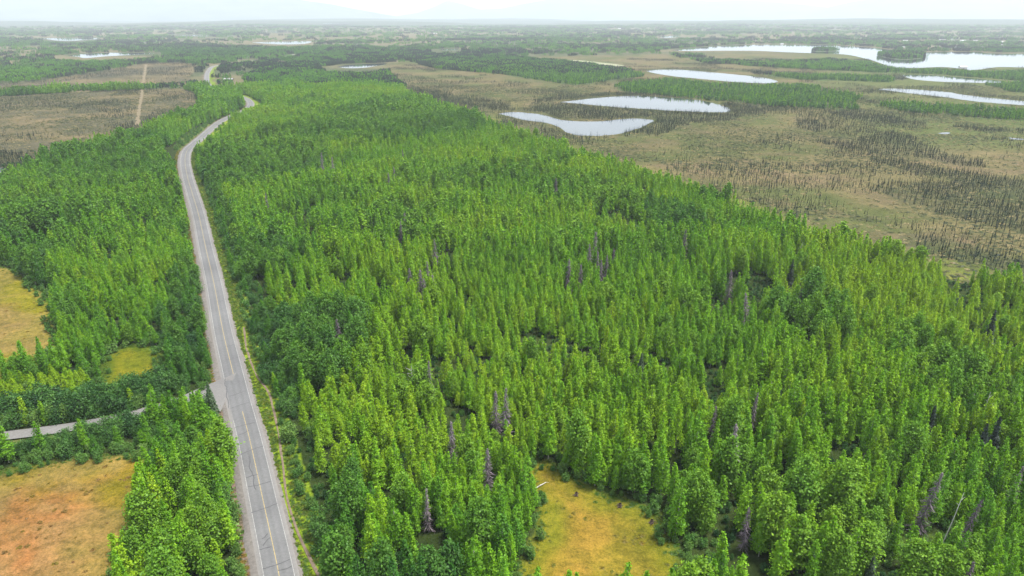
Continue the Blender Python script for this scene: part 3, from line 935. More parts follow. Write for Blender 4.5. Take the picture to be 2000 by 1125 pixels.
def spruce(seed, H, R, whorls, per, leaf, club=False, droop=.35):
    r_ = np.random.default_rng(seed)
    cl, nr, sz = [], [], []
    for w in range(whorls):
        t = (w + .5 * r_.random()) / whorls
        z = H * (.06 + .93 * t)
        rad = R * (1 - t) ** .85 * r_.uniform(.8, 1.15) + .05 * R
        if club and t > .8: rad = R * .5 * r_.uniform(.7, 1.1)
        if r_.random() < .12: rad *= .6
        for b in range(per):
            az = b * 6.28 / per + w * 1.1 + r_.uniform(-.3, .3)
            rr = rad * r_.uniform(.75, 1.15)
            for q in ((.45, .95) if R > 1.0 else (.65,)):
                cl.append([math.cos(az) * rr * q, math.sin(az) * rr * q, z - droop * rr * q])
                n = np.array([math.cos(az) * .5, math.sin(az) * .5, .75]) + r_.normal(0, .25, 3)
                nr.append(n / np.linalg.norm(n)); sz.append(max(leaf * (.45 + .7 * rad / R), .1) * r_.uniform(.8, 1.25))
    v, f = quads(np.array(cl), np.array(nr), np.array(sz), r_, 1.5)
    return (v, f), tube([[0, 0, 0], [0, 0, H * .5], [0, 0, H]], [.016 * H * .5 + .03, .05, .012], 5)


def dead_spruce_shape(seed, H, R):
    """bare drooping boughs: each a thin strip with twigs"""
    r_ = np.random.default_rng(seed)
    parts = []
    wh = 26
    for w in range(wh):
        t = (w + r_.random() * .6) / wh
        z = H * (.10 + .88 * t)
        rad = R * ((1 - t) ** .8) * r_.uniform(.65, 1.15) + .16
        for b in range(6):
            if r_.random() < .14: continue
            az = b * 1.047 + w * .7 + r_.uniform(-.3, .3)
            L = rad * r_.uniform(.55, 1.15)
            d = np.array([math.cos(az), math.sin(az), 0]); s = np.array([-d[1], d[0], 0])
            p0 = np.array([0, 0, z]); p1 = p0 + d * L * .55 - [0, 0, L * .25]; p2 = p0 + d * L - [0, 0, L * (.3 + .2 * r_.random())]
            wd = .07 + .03 * r_.random()
            v = np.array([p0 - s * wd * .7, p0 + s * wd * .7, p1 + s * wd, p1 - s * wd, p2 + s * .03, p2 - s * .03])
            parts.append((v, np.array([[0, 1, 2, 3], [3, 2, 4, 5]])))
            for q in range(5):
                c = p0 + (p2 - p0) * r_.uniform(.35, .95)
                tw = s * r_.choice([-1, 1]) * L * .30 + d * .1 - np.array([0, 0, r_.uniform(.15, .5)])
                n = np.array([0, 0, .05])
                e = np.cross(tw, d); e /= max(np.linalg.norm(e), .1); e *= .06
                parts.append((np.array([c - e, c + e, c + tw + e * .4, c + tw - e * .4]), np.array([[0, 1, 2, 3]])))
    return join(parts), tube([[0, 0, 0], [0, 0, H * .6], [0, 0, H]], [.17, .09, .015], 6)


KINDS = {}
def make_kind(kind, crown_fn, n_var, leafm, barkm, lods):
    """lods: list of argument tuples; stores separate crown/trunk meshes and joined meshes for the scattered ones"""
    K = {'crown': [], 'trunk': [], 'proto': [], 'n': n_var, 'H': []}
    coll = bpy.data.collections.new(kind + '_shapes')
    for li, lod in enumerate(lods):
        for v in range(n_var):
            (cv, cf), (tv, tf), H = crown_fn(v, *lod)
            r_ = np.random.default_rng(v * 7 + li)
            if li == 0:
                K['crown'].append(leaf_mesh(kind + '_crown', cv, cf, leafm, r_))
                K['trunk'].append(mesh_from(kind + '_trunk', tv, tf, [barkm], smooth_shade=True)); K['H'].append(H)
            jv, jf = join([(cv, cf), (tv, tf)])
            me = mesh_from('%s_shape' % kind, jv, jf, [leafm, barkm], [0] * len(cf) + [1] * len(tf))
            a = me.attributes.new('leafv', 'FLOAT', 'FACE')
            cen = cv[cf].mean(1)
            tw = vnoise(cen[:, 0] * 1.3 + cen[:, 2], cen[:, 1] * 1.3 - cen[:, 2] * .6, .7, 5)
            a.data.foreach_set('value', np.r_[np.clip(.55 * tw + .45 * r_.random(len(cf)), 0, 1), np.full(len(tf), .5)].astype(np.float32))
            o = bpy.data.objects.new('%s_shape_%03d' % (kind, li * n_var + v), me)
            coll.objects.link(o); K['proto'].append(o)
    K['coll'] = coll
    KINDS[kind] = K


def birch_fn(v, n, leaf):
    H = [10.4, 11.3, 12.0, 10.8, 9.6, 11.6][v]; R = [1.6, 1.75, 1.9, 1.85, 1.5, 2.2][v]
    c, w = broadleaf(100 + v, H, R, n, leaf, 'birch'); return c, w, H
def poplar_fn(v, n, leaf):
    H = [12.2, 13.2, 11.4, 12.8][v]; R = [2.4, 2.7, 2.2, 2.8][v]
    c, w = broadleaf(200 + v, H, R, n, leaf, 'poplar'); return c, w, H
def alder_fn(v, n, leaf):
    H = [5.6, 5.0, 6.4][v]; R = [2.3, 2.5, 2.4][v]
    c, w = broadleaf(300 + v, H, R, n, leaf, 'alder'); return c, w, H
def bspruce_fn(v, wh, per, leaf):
    H = [7.5, 6.5, 8.5, 5.5][v]; R = [.50, .45, .55, .42][v]
    c, w = spruce(400 + v, H, R, wh, per, leaf, True); return c, w, H
def wspruce_fn(v, wh, per, leaf):
    H = [15.0, 13.5][v]; R = [2.1, 1.9][v]
    c, w = spruce(500 + v, H, R, wh, per, leaf); return c, w, H


make_kind('birch', birch_fn, 6, M['birch_leaf'], M['birch_bark'], [(2500, .25), (700, .47), (220, .84)])
make_kind('poplar', poplar_fn, 4, M['poplar_leaf'], M['grey_bark'], [(2800, .34), (900, .60), (270, 1.1)])
make_kind('alder', alder_fn, 3, M['alder_leaf'], M['grey_bark'], [(1100, .30), (420, .50), (130, .9)])
make_kind('black_spruce', bspruce_fn, 4, M['spruce_needle'], M['grey_bark'], [(16, 5, .52), (9, 4, .85)])
make_kind('white_spruce', wspruce_fn, 2, M['spruce_needle'], M['grey_bark'], [(34, 9, .75)])


# ------------------------------------------------------------------ scatter (one object per kind for what is past counting)
def scatter(name, coll, xyz, rotz, scl, idx, tint, label, cat='trees', tilt=None):
    n = len(xyz)
    me = bpy.data.meshes.new(name)
    me.vertices.add(n); me.vertices.foreach_set('co', np.asarray(xyz, np.float32).ravel())
    rot = np.zeros((n, 3), np.float32); rot[:, 2] = rotz
    if tilt is not None: rot[:, 0] = tilt[:, 0]; rot[:, 1] = tilt[:, 1]
    a = me.attributes.new('rot', 'FLOAT_VECTOR', 'POINT'); a.data.foreach_set('vector', rot.ravel())
    a = me.attributes.new('scl', 'FLOAT_VECTOR', 'POINT'); a.data.foreach_set('vector', np.asarray(scl, np.float32).ravel())
    a = me.attributes.new('idx', 'INT', 'POINT'); a.data.foreach_set('value', np.asarray(idx, np.int32))
    a = me.attributes.new('tint', 'FLOAT', 'POINT'); a.data.foreach_set('value', np.asarray(tint, np.float32))
    me.update()
    o = link(name, me)
    ng = bpy.data.node_groups.new(name, 'GeometryNodeTree')
    ng.interface.new_socket('Geometry', in_out='INPUT', socket_type='NodeSocketGeometry')
    ng.interface.new_socket('Geometry', in_out='OUTPUT', socket_type='NodeSocketGeometry')
    N = ng.nodes.new; L = ng.links.new
    gi = N('NodeGroupInput'); go = N('NodeGroupOutput')
    ci = N('GeometryNodeCollectionInfo'); ci.inputs['Collection'].default_value = coll
    ci.inputs['Separate Children'].default_value = True; ci.inputs['Reset Children'].default_value = True
    ip = N('GeometryNodeInstanceOnPoints'); ip.inputs['Pick Instance'].default_value = True
    def attr(nm, ty):
        k = N('GeometryNodeInputNamedAttribute'); k.data_type = ty; k.inputs['Name'].default_value = nm
        return k.outputs['Attribute']
    er = N('FunctionNodeEulerToRotation')
    L(attr('rot', 'FLOAT_VECTOR'), er.inputs[0]); L(er.outputs[0], ip.inputs['Rotation'])
    L(attr('scl', 'FLOAT_VECTOR'), ip.inputs['Scale']); L(attr('idx', 'INT'), ip.inputs['Instance Index'])
    L(gi.outputs[0], ip.inputs['Points']); L(ci.outputs[0], ip.inputs['Instance'])
    L(ip.outputs[0], go.inputs[0])
    md = o.modifiers.new('scatter', 'NODES'); md.node_group = ng
    o['kind'] = 'stuff'; o['label'] = label; o['category'] = cat
    return o


def jitter_grid(x0, x1, y0, y1, step, seed, jit=.85):
    r_ = np.random.default_rng(seed)
    xs = np.arange(x0, x1, step); ys = np.arange(y0, y1, step * .9)
    X, Y = np.meshgrid(xs, ys)
    X = X + (np.arange(len(ys)) % 2)[:, None] * step * .5
    x = X.ravel() + r_.uniform(-.5, .5, X.size) * step * jit
    y = Y.ravel() + r_.uniform(-.5, .5, X.size) * step * jit
    return x, y


def in_view(x, y, z=6.0, mx=140, top=-60, bot=1330):
    px, py, d = project(x, y, z)
    return (px > -mx) & (px < 2000 + mx) & (py < bot) & (y > 40)


# ---- candidates in the near forest
FAR_NEAR = 1180.0
x, y = jitter_grid(-1000, 1000, 55, FAR_NEAR, 2.55, 1)
m = in_view(x, y); x, y = x[m], y[m]
wobx = (fbm(x, y, 14, 301, 2) - .5) * 7; woby = (fbm(x, y, 14, 311, 2) - .5) * 7
open_ = inside(x + wobx, y + woby, MAP['right_bog']) | inside(x + wobx, y + woby, MAP['left_bog']) | inside(x, y, MAP['left_bog_far'])
for k, p in CLEAR.items():
    open_ |= inside(x + wobx * .3, y + woby * .3, p)
for p in LAKE_TEST:
    open_ |= inside(x, y, p)
d, k = dist_to_line(x, y, ROAD_S); s = side_of(x, y, ROAD_S, k)
yy = ROAD_S[k, 1]
rim = (vnoise(x, y, 9, 401) - .5) * 2.5
open_ |= (s > 0) & (d < 9.2 + rim + 9 * smooth(560, 640, yy) * smooth(1010, 960, yy))
open_ |= (s <= 0) & (d < 7 + 12 * smooth(520, 570, yy) * smooth(740, 690, yy))
open_ |= (s <= 0) & (d < 7.6 + rim * .6)
# wide grassy bank inside the far bend
bank = BANK
open_ |= inside(x, y, bank)
ds, ks = dist_to_line(x, y, SIDE)
sd_ = side_of(x, y, SIDE, ks)
open_ |= ds < np.where(ks * 2.0 < 22, 10.5 - ks * .45, np.where(sd_ < 0, 11.0, 4.2))
dt, kt = dist_to_line(x, y, TRAIL)
x, y, d, s, ds, dt = [a[~open_] for a in (x, y, d, s, ds, dt)]
n = len(x)
rr = np.random.default_rng(9)
po = np.full(n, .06); al = np.zeros(n); ti = np.full(n, .68); hf = np.ones(n)
po += .55 * smooth(.62, .74, fbm(x, y, 60, 501, 3))
ti -= .18 * smooth(.60, .72, fbm(x, y, 60, 501, 3))
ti = np.where((s < 0) & (d < 400), ti - .10, ti)
for poly, a, b, c, h in ZONES:
    g = inside(x + (vnoise(x, y, 12, 7) - .5) * 12, y + (vnoise(x, y, 12, 8) - .5) * 12, poly)
    po[g] = a; al[g] = b; ti[g] = c; hf[g] = h
tight = (s > 0) & (d < 17); al = np.where(tight, np.maximum(al, .45), al); hf = np.where(tight, hf * .85, hf)
tight = (s <= 0) & (d < 12); al = np.where(tight, np.maximum(al, .25), al)
hedge = (ds < 11); al = np.where(hedge, np.maximum(al, .8), al); hf = np.where(hedge, .95, hf)
near_trail = dt < 1.6
u = rr.random(n)
kind = np.where(u < al, 2, np.where(u < al + po * (1 - al), 1, 0))       # 0 birch 1 poplar 2 alder
# thinning: gaps in the canopy, wider spacing for the wide crowns
gap = fbm(x, y, 17, 601, 3)
gap2 = fbm(x, y, 55, 611, 2)
keep = rr.random(n) < np.where(kind == 0, .84, np.where(kind == 1, .36, np.where(hedge, .95, .62)))
keep &= ~((gap < .375) & (rr.random(n) < .88)) & ~near_trail
keep &= ~((gap2 < .30) & (rr.random(n) < .45))
x, y, kind, ti, hf, d, s, ds = [a[keep] for a in (x, y, kind, ti, hf, d, s, ds)]
n = len(x)
h = ground_h(x, y)
hn = fbm(x, y, 45, 701, 3)
hscale = hf * (.52 + .92 * hn) * rr.uniform(.58, 1.28, n)
wscale = (.35 + .65 * hscale) * rr.uniform(.86, 1.18, n)
tint = np.clip(ti + .65 * (fbm(x, y, 60, 801, 3) - .5) + rr.normal(0, .10, n), 0, 1)
rotz = rr.uniform(0, 6.28, n)
tilt = rr.normal(0, .025, (n, 2))
ppx, ppy, depth = project(x, y, h + 6)
kinds = ['birch', 'poplar', 'alder']
INDIV = {}       # kind -> list of dicts for single trees
SCAT = {}
for q, nm in enumerate(kinds):
    K = KINDS[nm]
    g = np.where(kind == q)[0]
    order = g[np.argsort(depth[g])]
    vis = (ppx[order] > 5) & (ppx[order] < 1995) & (ppy[order] > 0) & (ppy[order] < 1120)
    lim = 300 if nm != 'alder' else 70
    single = order[vis][:lim]
    rest = np.setdiff1d(g, single)
    lod = np.where(depth[rest] < 330, 0, np.where(depth[rest] < 800, 1, 2))
    var = rr.integers(0, K['n'], len(rest))
    SCAT[nm] = dict(x=x[rest], y=y[rest], z=h[rest] - .05, rot=rotz[rest], scl=np.column_stack([wscale[rest], wscale[rest], hscale[rest]]),
                    idx=lod * K['n'] + var, tint=tint[rest], tilt=tilt[rest])
    INDIV[nm] = [dict(x=x[i], y=y[i], z=h[i] - .05, rot=rotz[i], w=wscale[i], h=hscale[i], tint=float(tint[i]), tilt=tilt[i], var=int(rr.integers(0, K['n'])),
                      px=ppx[i], py=ppy[i], s=float(s[i]), d=float(d[i]), ds=float(ds[i])) for i in single]


def add_scatter_points(nm, X, Y, Z, sc, tint_, lod, seed):
    r_ = np.random.default_rng(seed); K = KINDS[nm]; n_ = len(X)
    nlod = len(K['proto']) // K['n']
    D = dict(x=X, y=Y, z=Z, rot=r_.uniform(0, 6.28, n_), scl=np.column_stack([sc * r_.uniform(.85, 1.15, n_), sc * r_.uniform(.85, 1.15, n_), sc]),
             idx=np.minimum(lod, nlod - 1) * K['n'] + r_.integers(0, K['n'], n_), tint=tint_, tilt=r_.normal(0, .03, (n_, 2)))
    if nm in SCAT:
        for k in D: SCAT[nm][k] = np.concatenate([SCAT[nm][k], D[k]])
    else:
        SCAT[nm] = D


# ---- shrub belts on the plain (birch scrub) and the row of bushes on the left bog
r2 = np.random.default_rng(77)
x, y = jitter_grid(-200, 2400, 420, 1900, 5.0, 21)
m = in_view(x, y)
x, y = x[m], y[m]
wx = (fbm(x, y, 40, 901, 2) - .5) * 30; wy = (fbm(x, y, 40, 911, 2) - .5) * 30
g = np.zeros(len(x), bool)
for p in GREEN: g |= inside(x + wx, y + wy, p)
for p in LAKE_TEST: g &= ~inside(x, y, p)
g &= (r2.random(len(x)) < .25 + .8 * smooth(.3, .55, fbm(x, y, 35, 921, 3)))
x, y = x[g], y[g]
b = r2.random(len(x)) < .6
add_scatter_points('birch', x[b], y[b], x[b] * 0, r2.uniform(.45, .78, b.sum()), np.clip(r2.normal(.50, .14, b.sum()), 0, 1), np.full(b.sum(), 2), 5)
add_scatter_points('alder', x[~b], y[~b], x[~b] * 0, r2.uniform(.6, 1.2, (~b).sum()), np.clip(r2.normal(.45, .15, (~b).sum()), 0, 1), np.full((~b).sum(), 2), 6)
row = resample(TRACK, 4.0)
rowx = np.concatenate([row[:, 0] + r2.normal(0, 2.0, len(row)) for _ in range(4)]); rowy = np.concatenate([row[:, 1] - q + r2.normal(0, 2.5, len(row)) for q in (13, 9, 17, -9)])
kp = r2.random(len(rowx)) < .75
add_scatter_points('alder', rowx[kp], rowy[kp], rowx[kp] * 0, r2.uniform(.6, 1.3, kp.sum()), np.clip(r2.normal(.25, .1, kp.sum()), 0, 1), np.full(kp.sum(), 2), 7)

# ---- hedges on both sides of the side road, undergrowth on the forest floor and round the clearings
tS = tangents(SIDE); nS = np.stack([tS[:, 1], -tS[:, 0]], 1)
hx, hy, hs = [], [], []
for off, lo_, hi_ in ((5.2, .75, 1.05), (7.4, 1.0, 1.45), (9.8, 1.1, 1.6), (12.0, 1.0, 1.4), (-4.8, .45, .7), (-6.8, .7, 1.0), (-9.0, .75, 1.05), (-11.0, .6, .95)):
    k_ = np.arange(9 if off > 0 else 11, len(SIDE))
    P = SIDE[k_] + nS[k_] * (off + r2.normal(0, .6, len(k_)))[:, None] + r2.normal(0, .5, (len(k_), 2))
    q_ = r2.uniform(lo_, hi_, len(k_))
    if off < 0:                                     # the near hedge opens towards the left edge
        pq = project(SIDE[k_, 0], SIDE[k_, 1], SIDE[k_, 0] * 0)[0]
        q_ = q_ * np.where(pq < 130, .7, 1.1)
        kk_ = ~((pq < 290) & (off > -8)) | ((pq > 150) & (off > -8) & (off < -6) & (r2.random(len(pq)) < .4))
        P = P[kk_]; q_ = q_[kk_]
    hx.append(P[:, 0]); hy.append(P[:, 1]); hs.append(q_)
hx, hy, hs = map(np.concatenate, (hx, hy, hs))
dr_, kr_ = dist_to_line(hx, hy, ROAD_S); ok = (dr_ > 8.2) & ~inside(hx, hy, CLEAR['A'])
hx, hy, hs = hx[ok], hy[ok], hs[ok]
hd = project(hx, hy, hx * 0 + 2)
hv = (hd[0] > 5) & (hd[0] < 1995) & (hd[1] < 1120)
pick = np.where(hv)[0][np.argsort(hd[2][hv])][:230]
INDIV['alder'] = INDIV['alder'][:70]
for i in pick:
    INDIV['alder'].append(dict(x=hx[i], y=hy[i], z=float(ground_h(hx[i:i + 1], hy[i:i + 1])[0]) - .05, rot=float(r2.uniform(0, 6.28)), w=float(hs[i]), h=float(hs[i] * r2.uniform(.85, 1.1)), tint=float(np.clip(r2.normal(.30, .14), 0, 1)),
                               tilt=r2.normal(0, .03, 2), var=int(r2.integers(0, 3)), px=hd[0][i], py=hd[1][i]))
rest_ = np.setdiff1d(np.arange(len(hx)), pick); hx, hy, hs = hx[rest_], hy[rest_], hs[rest_]
HEDGE = dict(x=hx, y=hy, s=hs)
ux, uy = jitter_grid(-480, 560, 70, 560, 2.6, 61)
m = in_view(ux, uy, 0); ux, uy = ux[m], uy[m]
bad = np.zeros(len(ux), bool); edge = np.zeros(len(ux))
for k_, p in CLEAR.items():
    dd, _ = dist_to_line(ux, uy, resample(np.vstack([p, p[:1]]), 3.0))
    bad |= inside(ux, uy, p) & ((dd > 4.0) | (r2.random(len(ux)) < .45)); edge = np.maximum(edge, smooth(9, 3, dd))
bad |= inside(ux, uy, MAP['right_bog'])
dr_, kr_ = dist_to_line(ux, uy, ROAD_S); sr_ = side_of(ux, uy, ROAD_S, kr_)
bad |= dr_ < np.where(sr_ > 0, 8.6, 7.2)
dd, _ = dist_to_line(ux, uy, SIDE); bad |= dd < 4.0
dd, _ = dist_to_line(ux, uy, TRAIL); bad |= dd < 1.3
edge = np.maximum(edge, smooth(14, 9, dr_))
ok = ~bad & (r2.random(len(ux)) < .62 + .35 * edge)
ux, uy, edge = ux[ok], uy[ok], edge[ok]
bx_, by_ = jitter_grid(BANK[:, 0].min(), BANK[:, 0].max(), BANK[:, 1].min(), BANK[:, 1].max(), 4.0, 63)
m = inside(bx_, by_, BANK) & (dist_to_line(bx_, by_, ROAD_S)[0] > 7)
ux = np.r_[ux, bx_[m]]; uy = np.r_[uy, by_[m]]; edge = np.r_[edge, np.ones(m.sum())]
UNDER = dict(x=ux, y=uy, s=r2.uniform(.16, .40, len(ux)) * (1 + .4 * edge), t=edge)

# ---- black spruces on the bogs
x, y = jitter_grid(-1500, 2400, 250, 2100, 2.3, 31)
m = in_view(x, y); x, y = x[m], y[m]
dens = np.zeros(len(x))
wx = (fbm(x, y, 30, 931, 3) - .5) * 36; wy = (fbm(x, y, 30, 941, 3) - .5) * 36
rb = inside(x, y, MAP['right_bog']); lb = inside(x, y, MAP['left_bog']) | inside(x, y, MAP['left_bog_far'])
clus = fbm(x, y, 60, 951, 4)
dens[rb] = (.016 + .40 * smooth(.50, .66, clus))[rb]
dens[lb] = (.025 + .26 * smooth(.48, .68, clus))[lb]
for p, dd in SPRUCE:
    g = inside(x + wx, y + wy, p)
    dens[g] = np.maximum(dens[g], dd * 1.0 * (.45 + .9 * smooth(.3, .6, fbm(x[g], y[g], 22, 961, 3))))
for p in GREEN: dens[inside(x, y, p)] *= .25
for p in LAKE_TEST: dens[inside(x, y, p)] = 0
dl, kl = dist_to_line(x, y, CUT); dens[dl < 4] = 0
dl, kl = dist_to_line(x, y, TRACK); dens[dl < 8] = 0
g = r2.random(len(x)) < dens
x, y, dens = x[g], y[g], dens[g]
sc = (.17 + .58 * r2.random(len(x)) ** 1.5) * (.55 + .60 * np.clip(dens * 2.4, 0, .62))
tn = np.clip(r2.normal(.13, .14, len(x)), 0, 1)
ppx, ppy, depth = project(x, y, 3.0 + 0 * x)
size = sc / depth * np.where((ppx > 3) & (ppx < 1997), 1, 0)
# the ones hidden behind the forest edge do not count as seen
sel = np.argsort(-size)
hid = np.zeros(len(x), bool)
e_px = np.array([(0, 330), (400, 195), (735, 138), (770, 152), (800, 178), (960, 232), (1130, 287), (1340, 347), (1560, 424), (1740, 470), (2000, 533)])
hid = ppy > np.interp(ppx, e_px[:, 0], e_px[:, 1]) - 3
sel = sel[~hid[sel]][:300]
rest = np.setdiff1d(np.arange(len(x)), sel)
K = KINDS['black_spruce']
INDIV['black_spruce'] = [dict(x=x[i], y=y[i], z=0.0, rot=r2.uniform(0, 6.28), w=sc[i] * 1.05, h=sc[i], tint=float(tn[i]), tilt=r2.normal(0, .03, 2), var=int(r2.integers(0, 4)), px=ppx[i], py=ppy[i]) for i in sel]
add_scatter_points('black_spruce', x[rest], y[rest], x[rest] * 0, sc[rest], tn[rest], np.where(depth[rest] < 520, 0, 1), 8)

# ---- far woodland: groups of crowns that merge into one mass
def grove(seed, n_tree, spread, Hm, faces, leaf):
    r_ = np.random.default_rng(seed)
    parts = []
    for t in range(n_tree):
        cx, cy = r_.uniform(-spread, spread, 2); H = Hm * r_.uniform(.7, 1.25); R = H * .17
        k = faces
        t_ = r_.random(k) ** .8
        a = r_.uniform(0, 6.28, k); q = R * (1 - t_) ** .6 * r_.uniform(.7, 1.15, k) + .2
        p = np.column_stack([cx + np.cos(a) * q, cy + np.sin(a) * q, H * (.1 + .9 * t_)])
        nn = np.column_stack([np.cos(a) * .6, np.sin(a) * .6, np.full(k, .6)]) + r_.normal(0, .45, (k, 3))
        nn /= np.linalg.norm(nn, axis=1)[:, None]
        parts.append(quads(p, nn, leaf * r_.uniform(.7, 1.3, k), r_))
    return join(parts)


gcoll = bpy.data.collections.new('grove_shapes')
for v in range(6):
    gv, gf = grove(600 + v, 14 if v < 4 else 20, 9.5, 8.5, 26, 1.5)
    me = leaf_mesh('grove_shape', gv, gf, M['birch_leaf'] if v < 4 else M['spruce_needle'], np.random.default_rng(v))
    gcoll.objects.link(bpy.data.objects.new('grove_shape_%03d' % v, me))
fx, fy, fs, fi = [], [], [], []
for (r0, r1, step, sc0) in ((1150, 2300, 13, .85), (2300, 4200, 22, 1.0), (4200, 9000, 52, 1.9)):
    x, y = jitter_grid(-r1 * .85, r1 * .85, r0 * .6, r1, step, int(r0))
    r_ = np.hypot(x, y)
    m = (r_ > r0) & (r_ < r1) & (np.abs(x) < y * .80 + 60)
    m &= ~((y < FAR_NEAR) & (np.abs(x) < 1000))
    x, y = x[m], y[m]; r_ = r_[m]
    wx = (fbm(x, y, 90, 971, 2) - .5) * 60; wy = (fbm(x, y, 90, 981, 2) - .5) * 60
    dn = .25 + .85 * smooth(.50, .40, fbm(x, y, 700, 51)) + .35 * smooth(.4, .6, fbm(x, y, 160, 55))
    bogm = inside(x + wx * .5, y + wy * .5, MAP['right_bog']) | inside(x + wx * .3, y + wy * .3, MAP['left_bog']) | inside(x + wx * .3, y + wy * .3, MAP['left_bog_far'])
    dn[bogm] = 0.0
    dn *= np.where(x < -.12 * y, .62, 1.0)
    dn *= .30 + .9 * smooth(.36, .58, fbm(x * .6, y, 330, 58, 4)) * smooth(.62, .50, fbm(x * .5, y, 260, 53))
    for p in GREEN: dn[inside(x + wx * .3, y + wy * .3, p) & (y > 1500)] = .8
    tipf = U([(480, 150), (560, 125), (740, 120), (760, 150), (800, 180), (500, 195)])
    dn[inside(x, y, tipf)] = 1.2
    dn[(r_ > 1900) & bogm & (x > 500)] = np.where(fbm(x, y, 240, 57)[(r_ > 1900) & bogm & (x > 500)] > .52, .5, 0)
    dn[inside(x, y, U([(1290, 99), (1400, 99), (1590, 103), (1690, 112), (1715, 121), (1660, 116), (1540, 117), (1430, 112), (1330, 106)]))] = 0
    for p in LAKE_TEST: dn[inside(x, y, p)] = 0
    for p in LAKE_TEST:
        cp = p.mean(0); pe = cp + (p - cp) * (1 + 45.0 / np.maximum(np.linalg.norm(p - cp, axis=1), 45.0))[:, None]
        for kf in (0, .02, .04, .06, .08, .10, .12):
            dn[inside(x * (1 + kf), y * (1 + kf), pe)] = 0
    for p in LAKE_TEST: dn[inside(x, y + 14, p)] *= .5
    # the road's own corridor and the open strip fields
    dd, kk = dist_to_line(x, y, ROAD_S); dn[dd < 17] = 0
    ff = U([(1100, 116), (1140, 117), (1220, 127), (1225, 131.5), (1190, 132), (1140, 125)]); dn[inside(x, y, ff)] = 0
    for p in ISLANDS: dn[inside(x, y, p)] = 1.5
    m = np.random.default_rng(int(r0)).random(len(x)) < dn
    fx.append(x[m]); fy.append(y[m]); fs.append(np.full(m.sum(), sc0)); fi.append(r_[m])
isl = []
for p in ISLANDS:
    lo, hi = p.min(0), p.max(0); c = p.mean(0)
    X, Y = jitter_grid(lo[0], hi[0], lo[1], hi[1], 15, 91)
    m = inside(c[0] + (X - c[0]) * 1.12, c[1] + (Y - c[1]) * 1.12, p)
    fx.append(X[m]); fy.append(Y[m]); fs.append(np.full(m.sum(), 1.3)); fi.append(np.full(m.sum(), 0.0))
fx, fy, fs, fi = map(np.concatenate, (fx, fy, fs, fi))
nf = len(fx)
fz = ground_h(fx, fy)
sprf = r2.random(nf) < .22 + .50 * smooth(.52, .66, fbm(fx, fy, 420, 991, 3))
ft = np.clip(.24 + .5 * (fbm(fx, fy, 350, 995, 3) - .5) + r2.normal(0, .08, nf), 0, 1)
scv = fs * r2.uniform(.75, 1.15, nf)
scatter('far_woodland', gcoll, np.column_stack([fx, fy, fz]), r2.uniform(0, 6.28, nf), np.column_stack([scv, scv, np.minimum(scv, 1.35)]),
        np.where(sprf, r2.integers(4, 6, nf), r2.integers(0, 4, nf)), ft, 'hazy woodland covering the plain towards the horizon', 'woodland')

for Q, tm, ts in ((HEDGE, .30, .14), (UNDER, .16, .14)):
    zq = ground_h(Q['x'], Q['y']) - .05
    dq = project(Q['x'], Q['y'], zq)[2]
    add_scatter_points('alder', Q['x'], Q['y'], zq, Q['s'], np.clip(r2.normal(tm, ts, len(zq)) + .5 * Q.get('t', 0), 0, 1), np.where(Q['s'] < .6, np.where(dq < 240, 1, 2), np.where(dq < 270, 0, 1)), 17)

# ---- low growth: tussocks in the clearings and on the verges
def tuft(seed, blades, H, R):
    r_ = np.random.default_rng(seed)
    a = r_.uniform(0, 6.28, blades); q = R * np.sqrt(r_.random(blades))
    p = np.column_stack([np.cos(a) * q, np.sin(a) * q, H * r_.uniform(.15, 1.0, blades) * (1 - .6 * q / R)])
    n = np.column_stack([np.cos(a) * .25, np.sin(a) * .25, np.ones(blades)]) + r_.normal(0, .22, (blades, 3))
    n /= np.linalg.norm(n, axis=1)[:, None]
    return quads(p, n, r_.uniform(.22, .42, blades) * R / .55, r_, 1.9)


tcoll = bpy.data.collections.new('tussock_shapes')
for v in range(3):
    tv, tf = tuft(700 + v, 14, .24 + .06 * v, .50)
    tcoll.objects.link(bpy.data.objects.new('tussock_shape_%03d' % v, leaf_mesh('tussock_shape', tv, tf, M['grass_blade'], np.random.default_rng(v))))
gx_, gy_, gt_ = [], [], []
for key, p in CLEAR.items():
    lo, hi = p.min(0), p.max(0)
    X, Y = jitter_grid(lo[0], hi[0], lo[1], hi[1], {'A': .95, 'B': 1.5, 'C': 1.1, 'D': .85, 'E': .9}[key], 41)
    m = inside(X, Y, p) & in_view(X, Y, 0); X, Y = X[m], Y[m]
    rim, _ = dist_to_line(X, Y, resample(np.vstack([p, p[:1]]), 3.0))
    m = r2.random(len(X)) < (.03 + .55 * smooth(5, 1, rim)); X, Y, rim = X[m], Y[m], rim[m]
    base = {'A': .85, 'B': .72, 'C': .30, 'D': .55, 'E': .05}[key]
    gx_.append(X); gy_.append(Y); gt_.append(np.clip(base - (base - .05) * smooth(7, 1, rim + 3 * (vnoise(X, Y, 5, 3) - .5)) + r2.normal(0, .10, len(X)), 0, 1))
t_ = tangents(ROAD); nrm = np.stack([t_[:, 1], -t_[:, 0]], 1)
vi = np.where((ROAD[:, 1] < 620))[0]
k_ = r2.choice(vi, 9000); off = r2.uniform(4.5, 10.0, 9000)
P = ROAD[k_] + nrm[k_] * off[:, None] + r2.normal(0, .5, (9000, 2))
dt, _ = dist_to_line(P[:, 0], P[:, 1], TRAIL); P = P[dt > 1.0]
gx_.append(P[:, 0]); gy_.append(P[:, 1]); gt_.append(np.clip(r2.normal(.16, .14, len(P)), 0, 1))
k_ = r2.choice(vi, 2200); off = -r2.uniform(5.8, 7.8, 2200)
P = ROAD[k_] + nrm[k_] * off[:, None]
gx_.append(P[:, 0]); gy_.append(P[:, 1]); gt_.append(np.clip(r2.normal(.5, .3, len(P)), 0, 1))
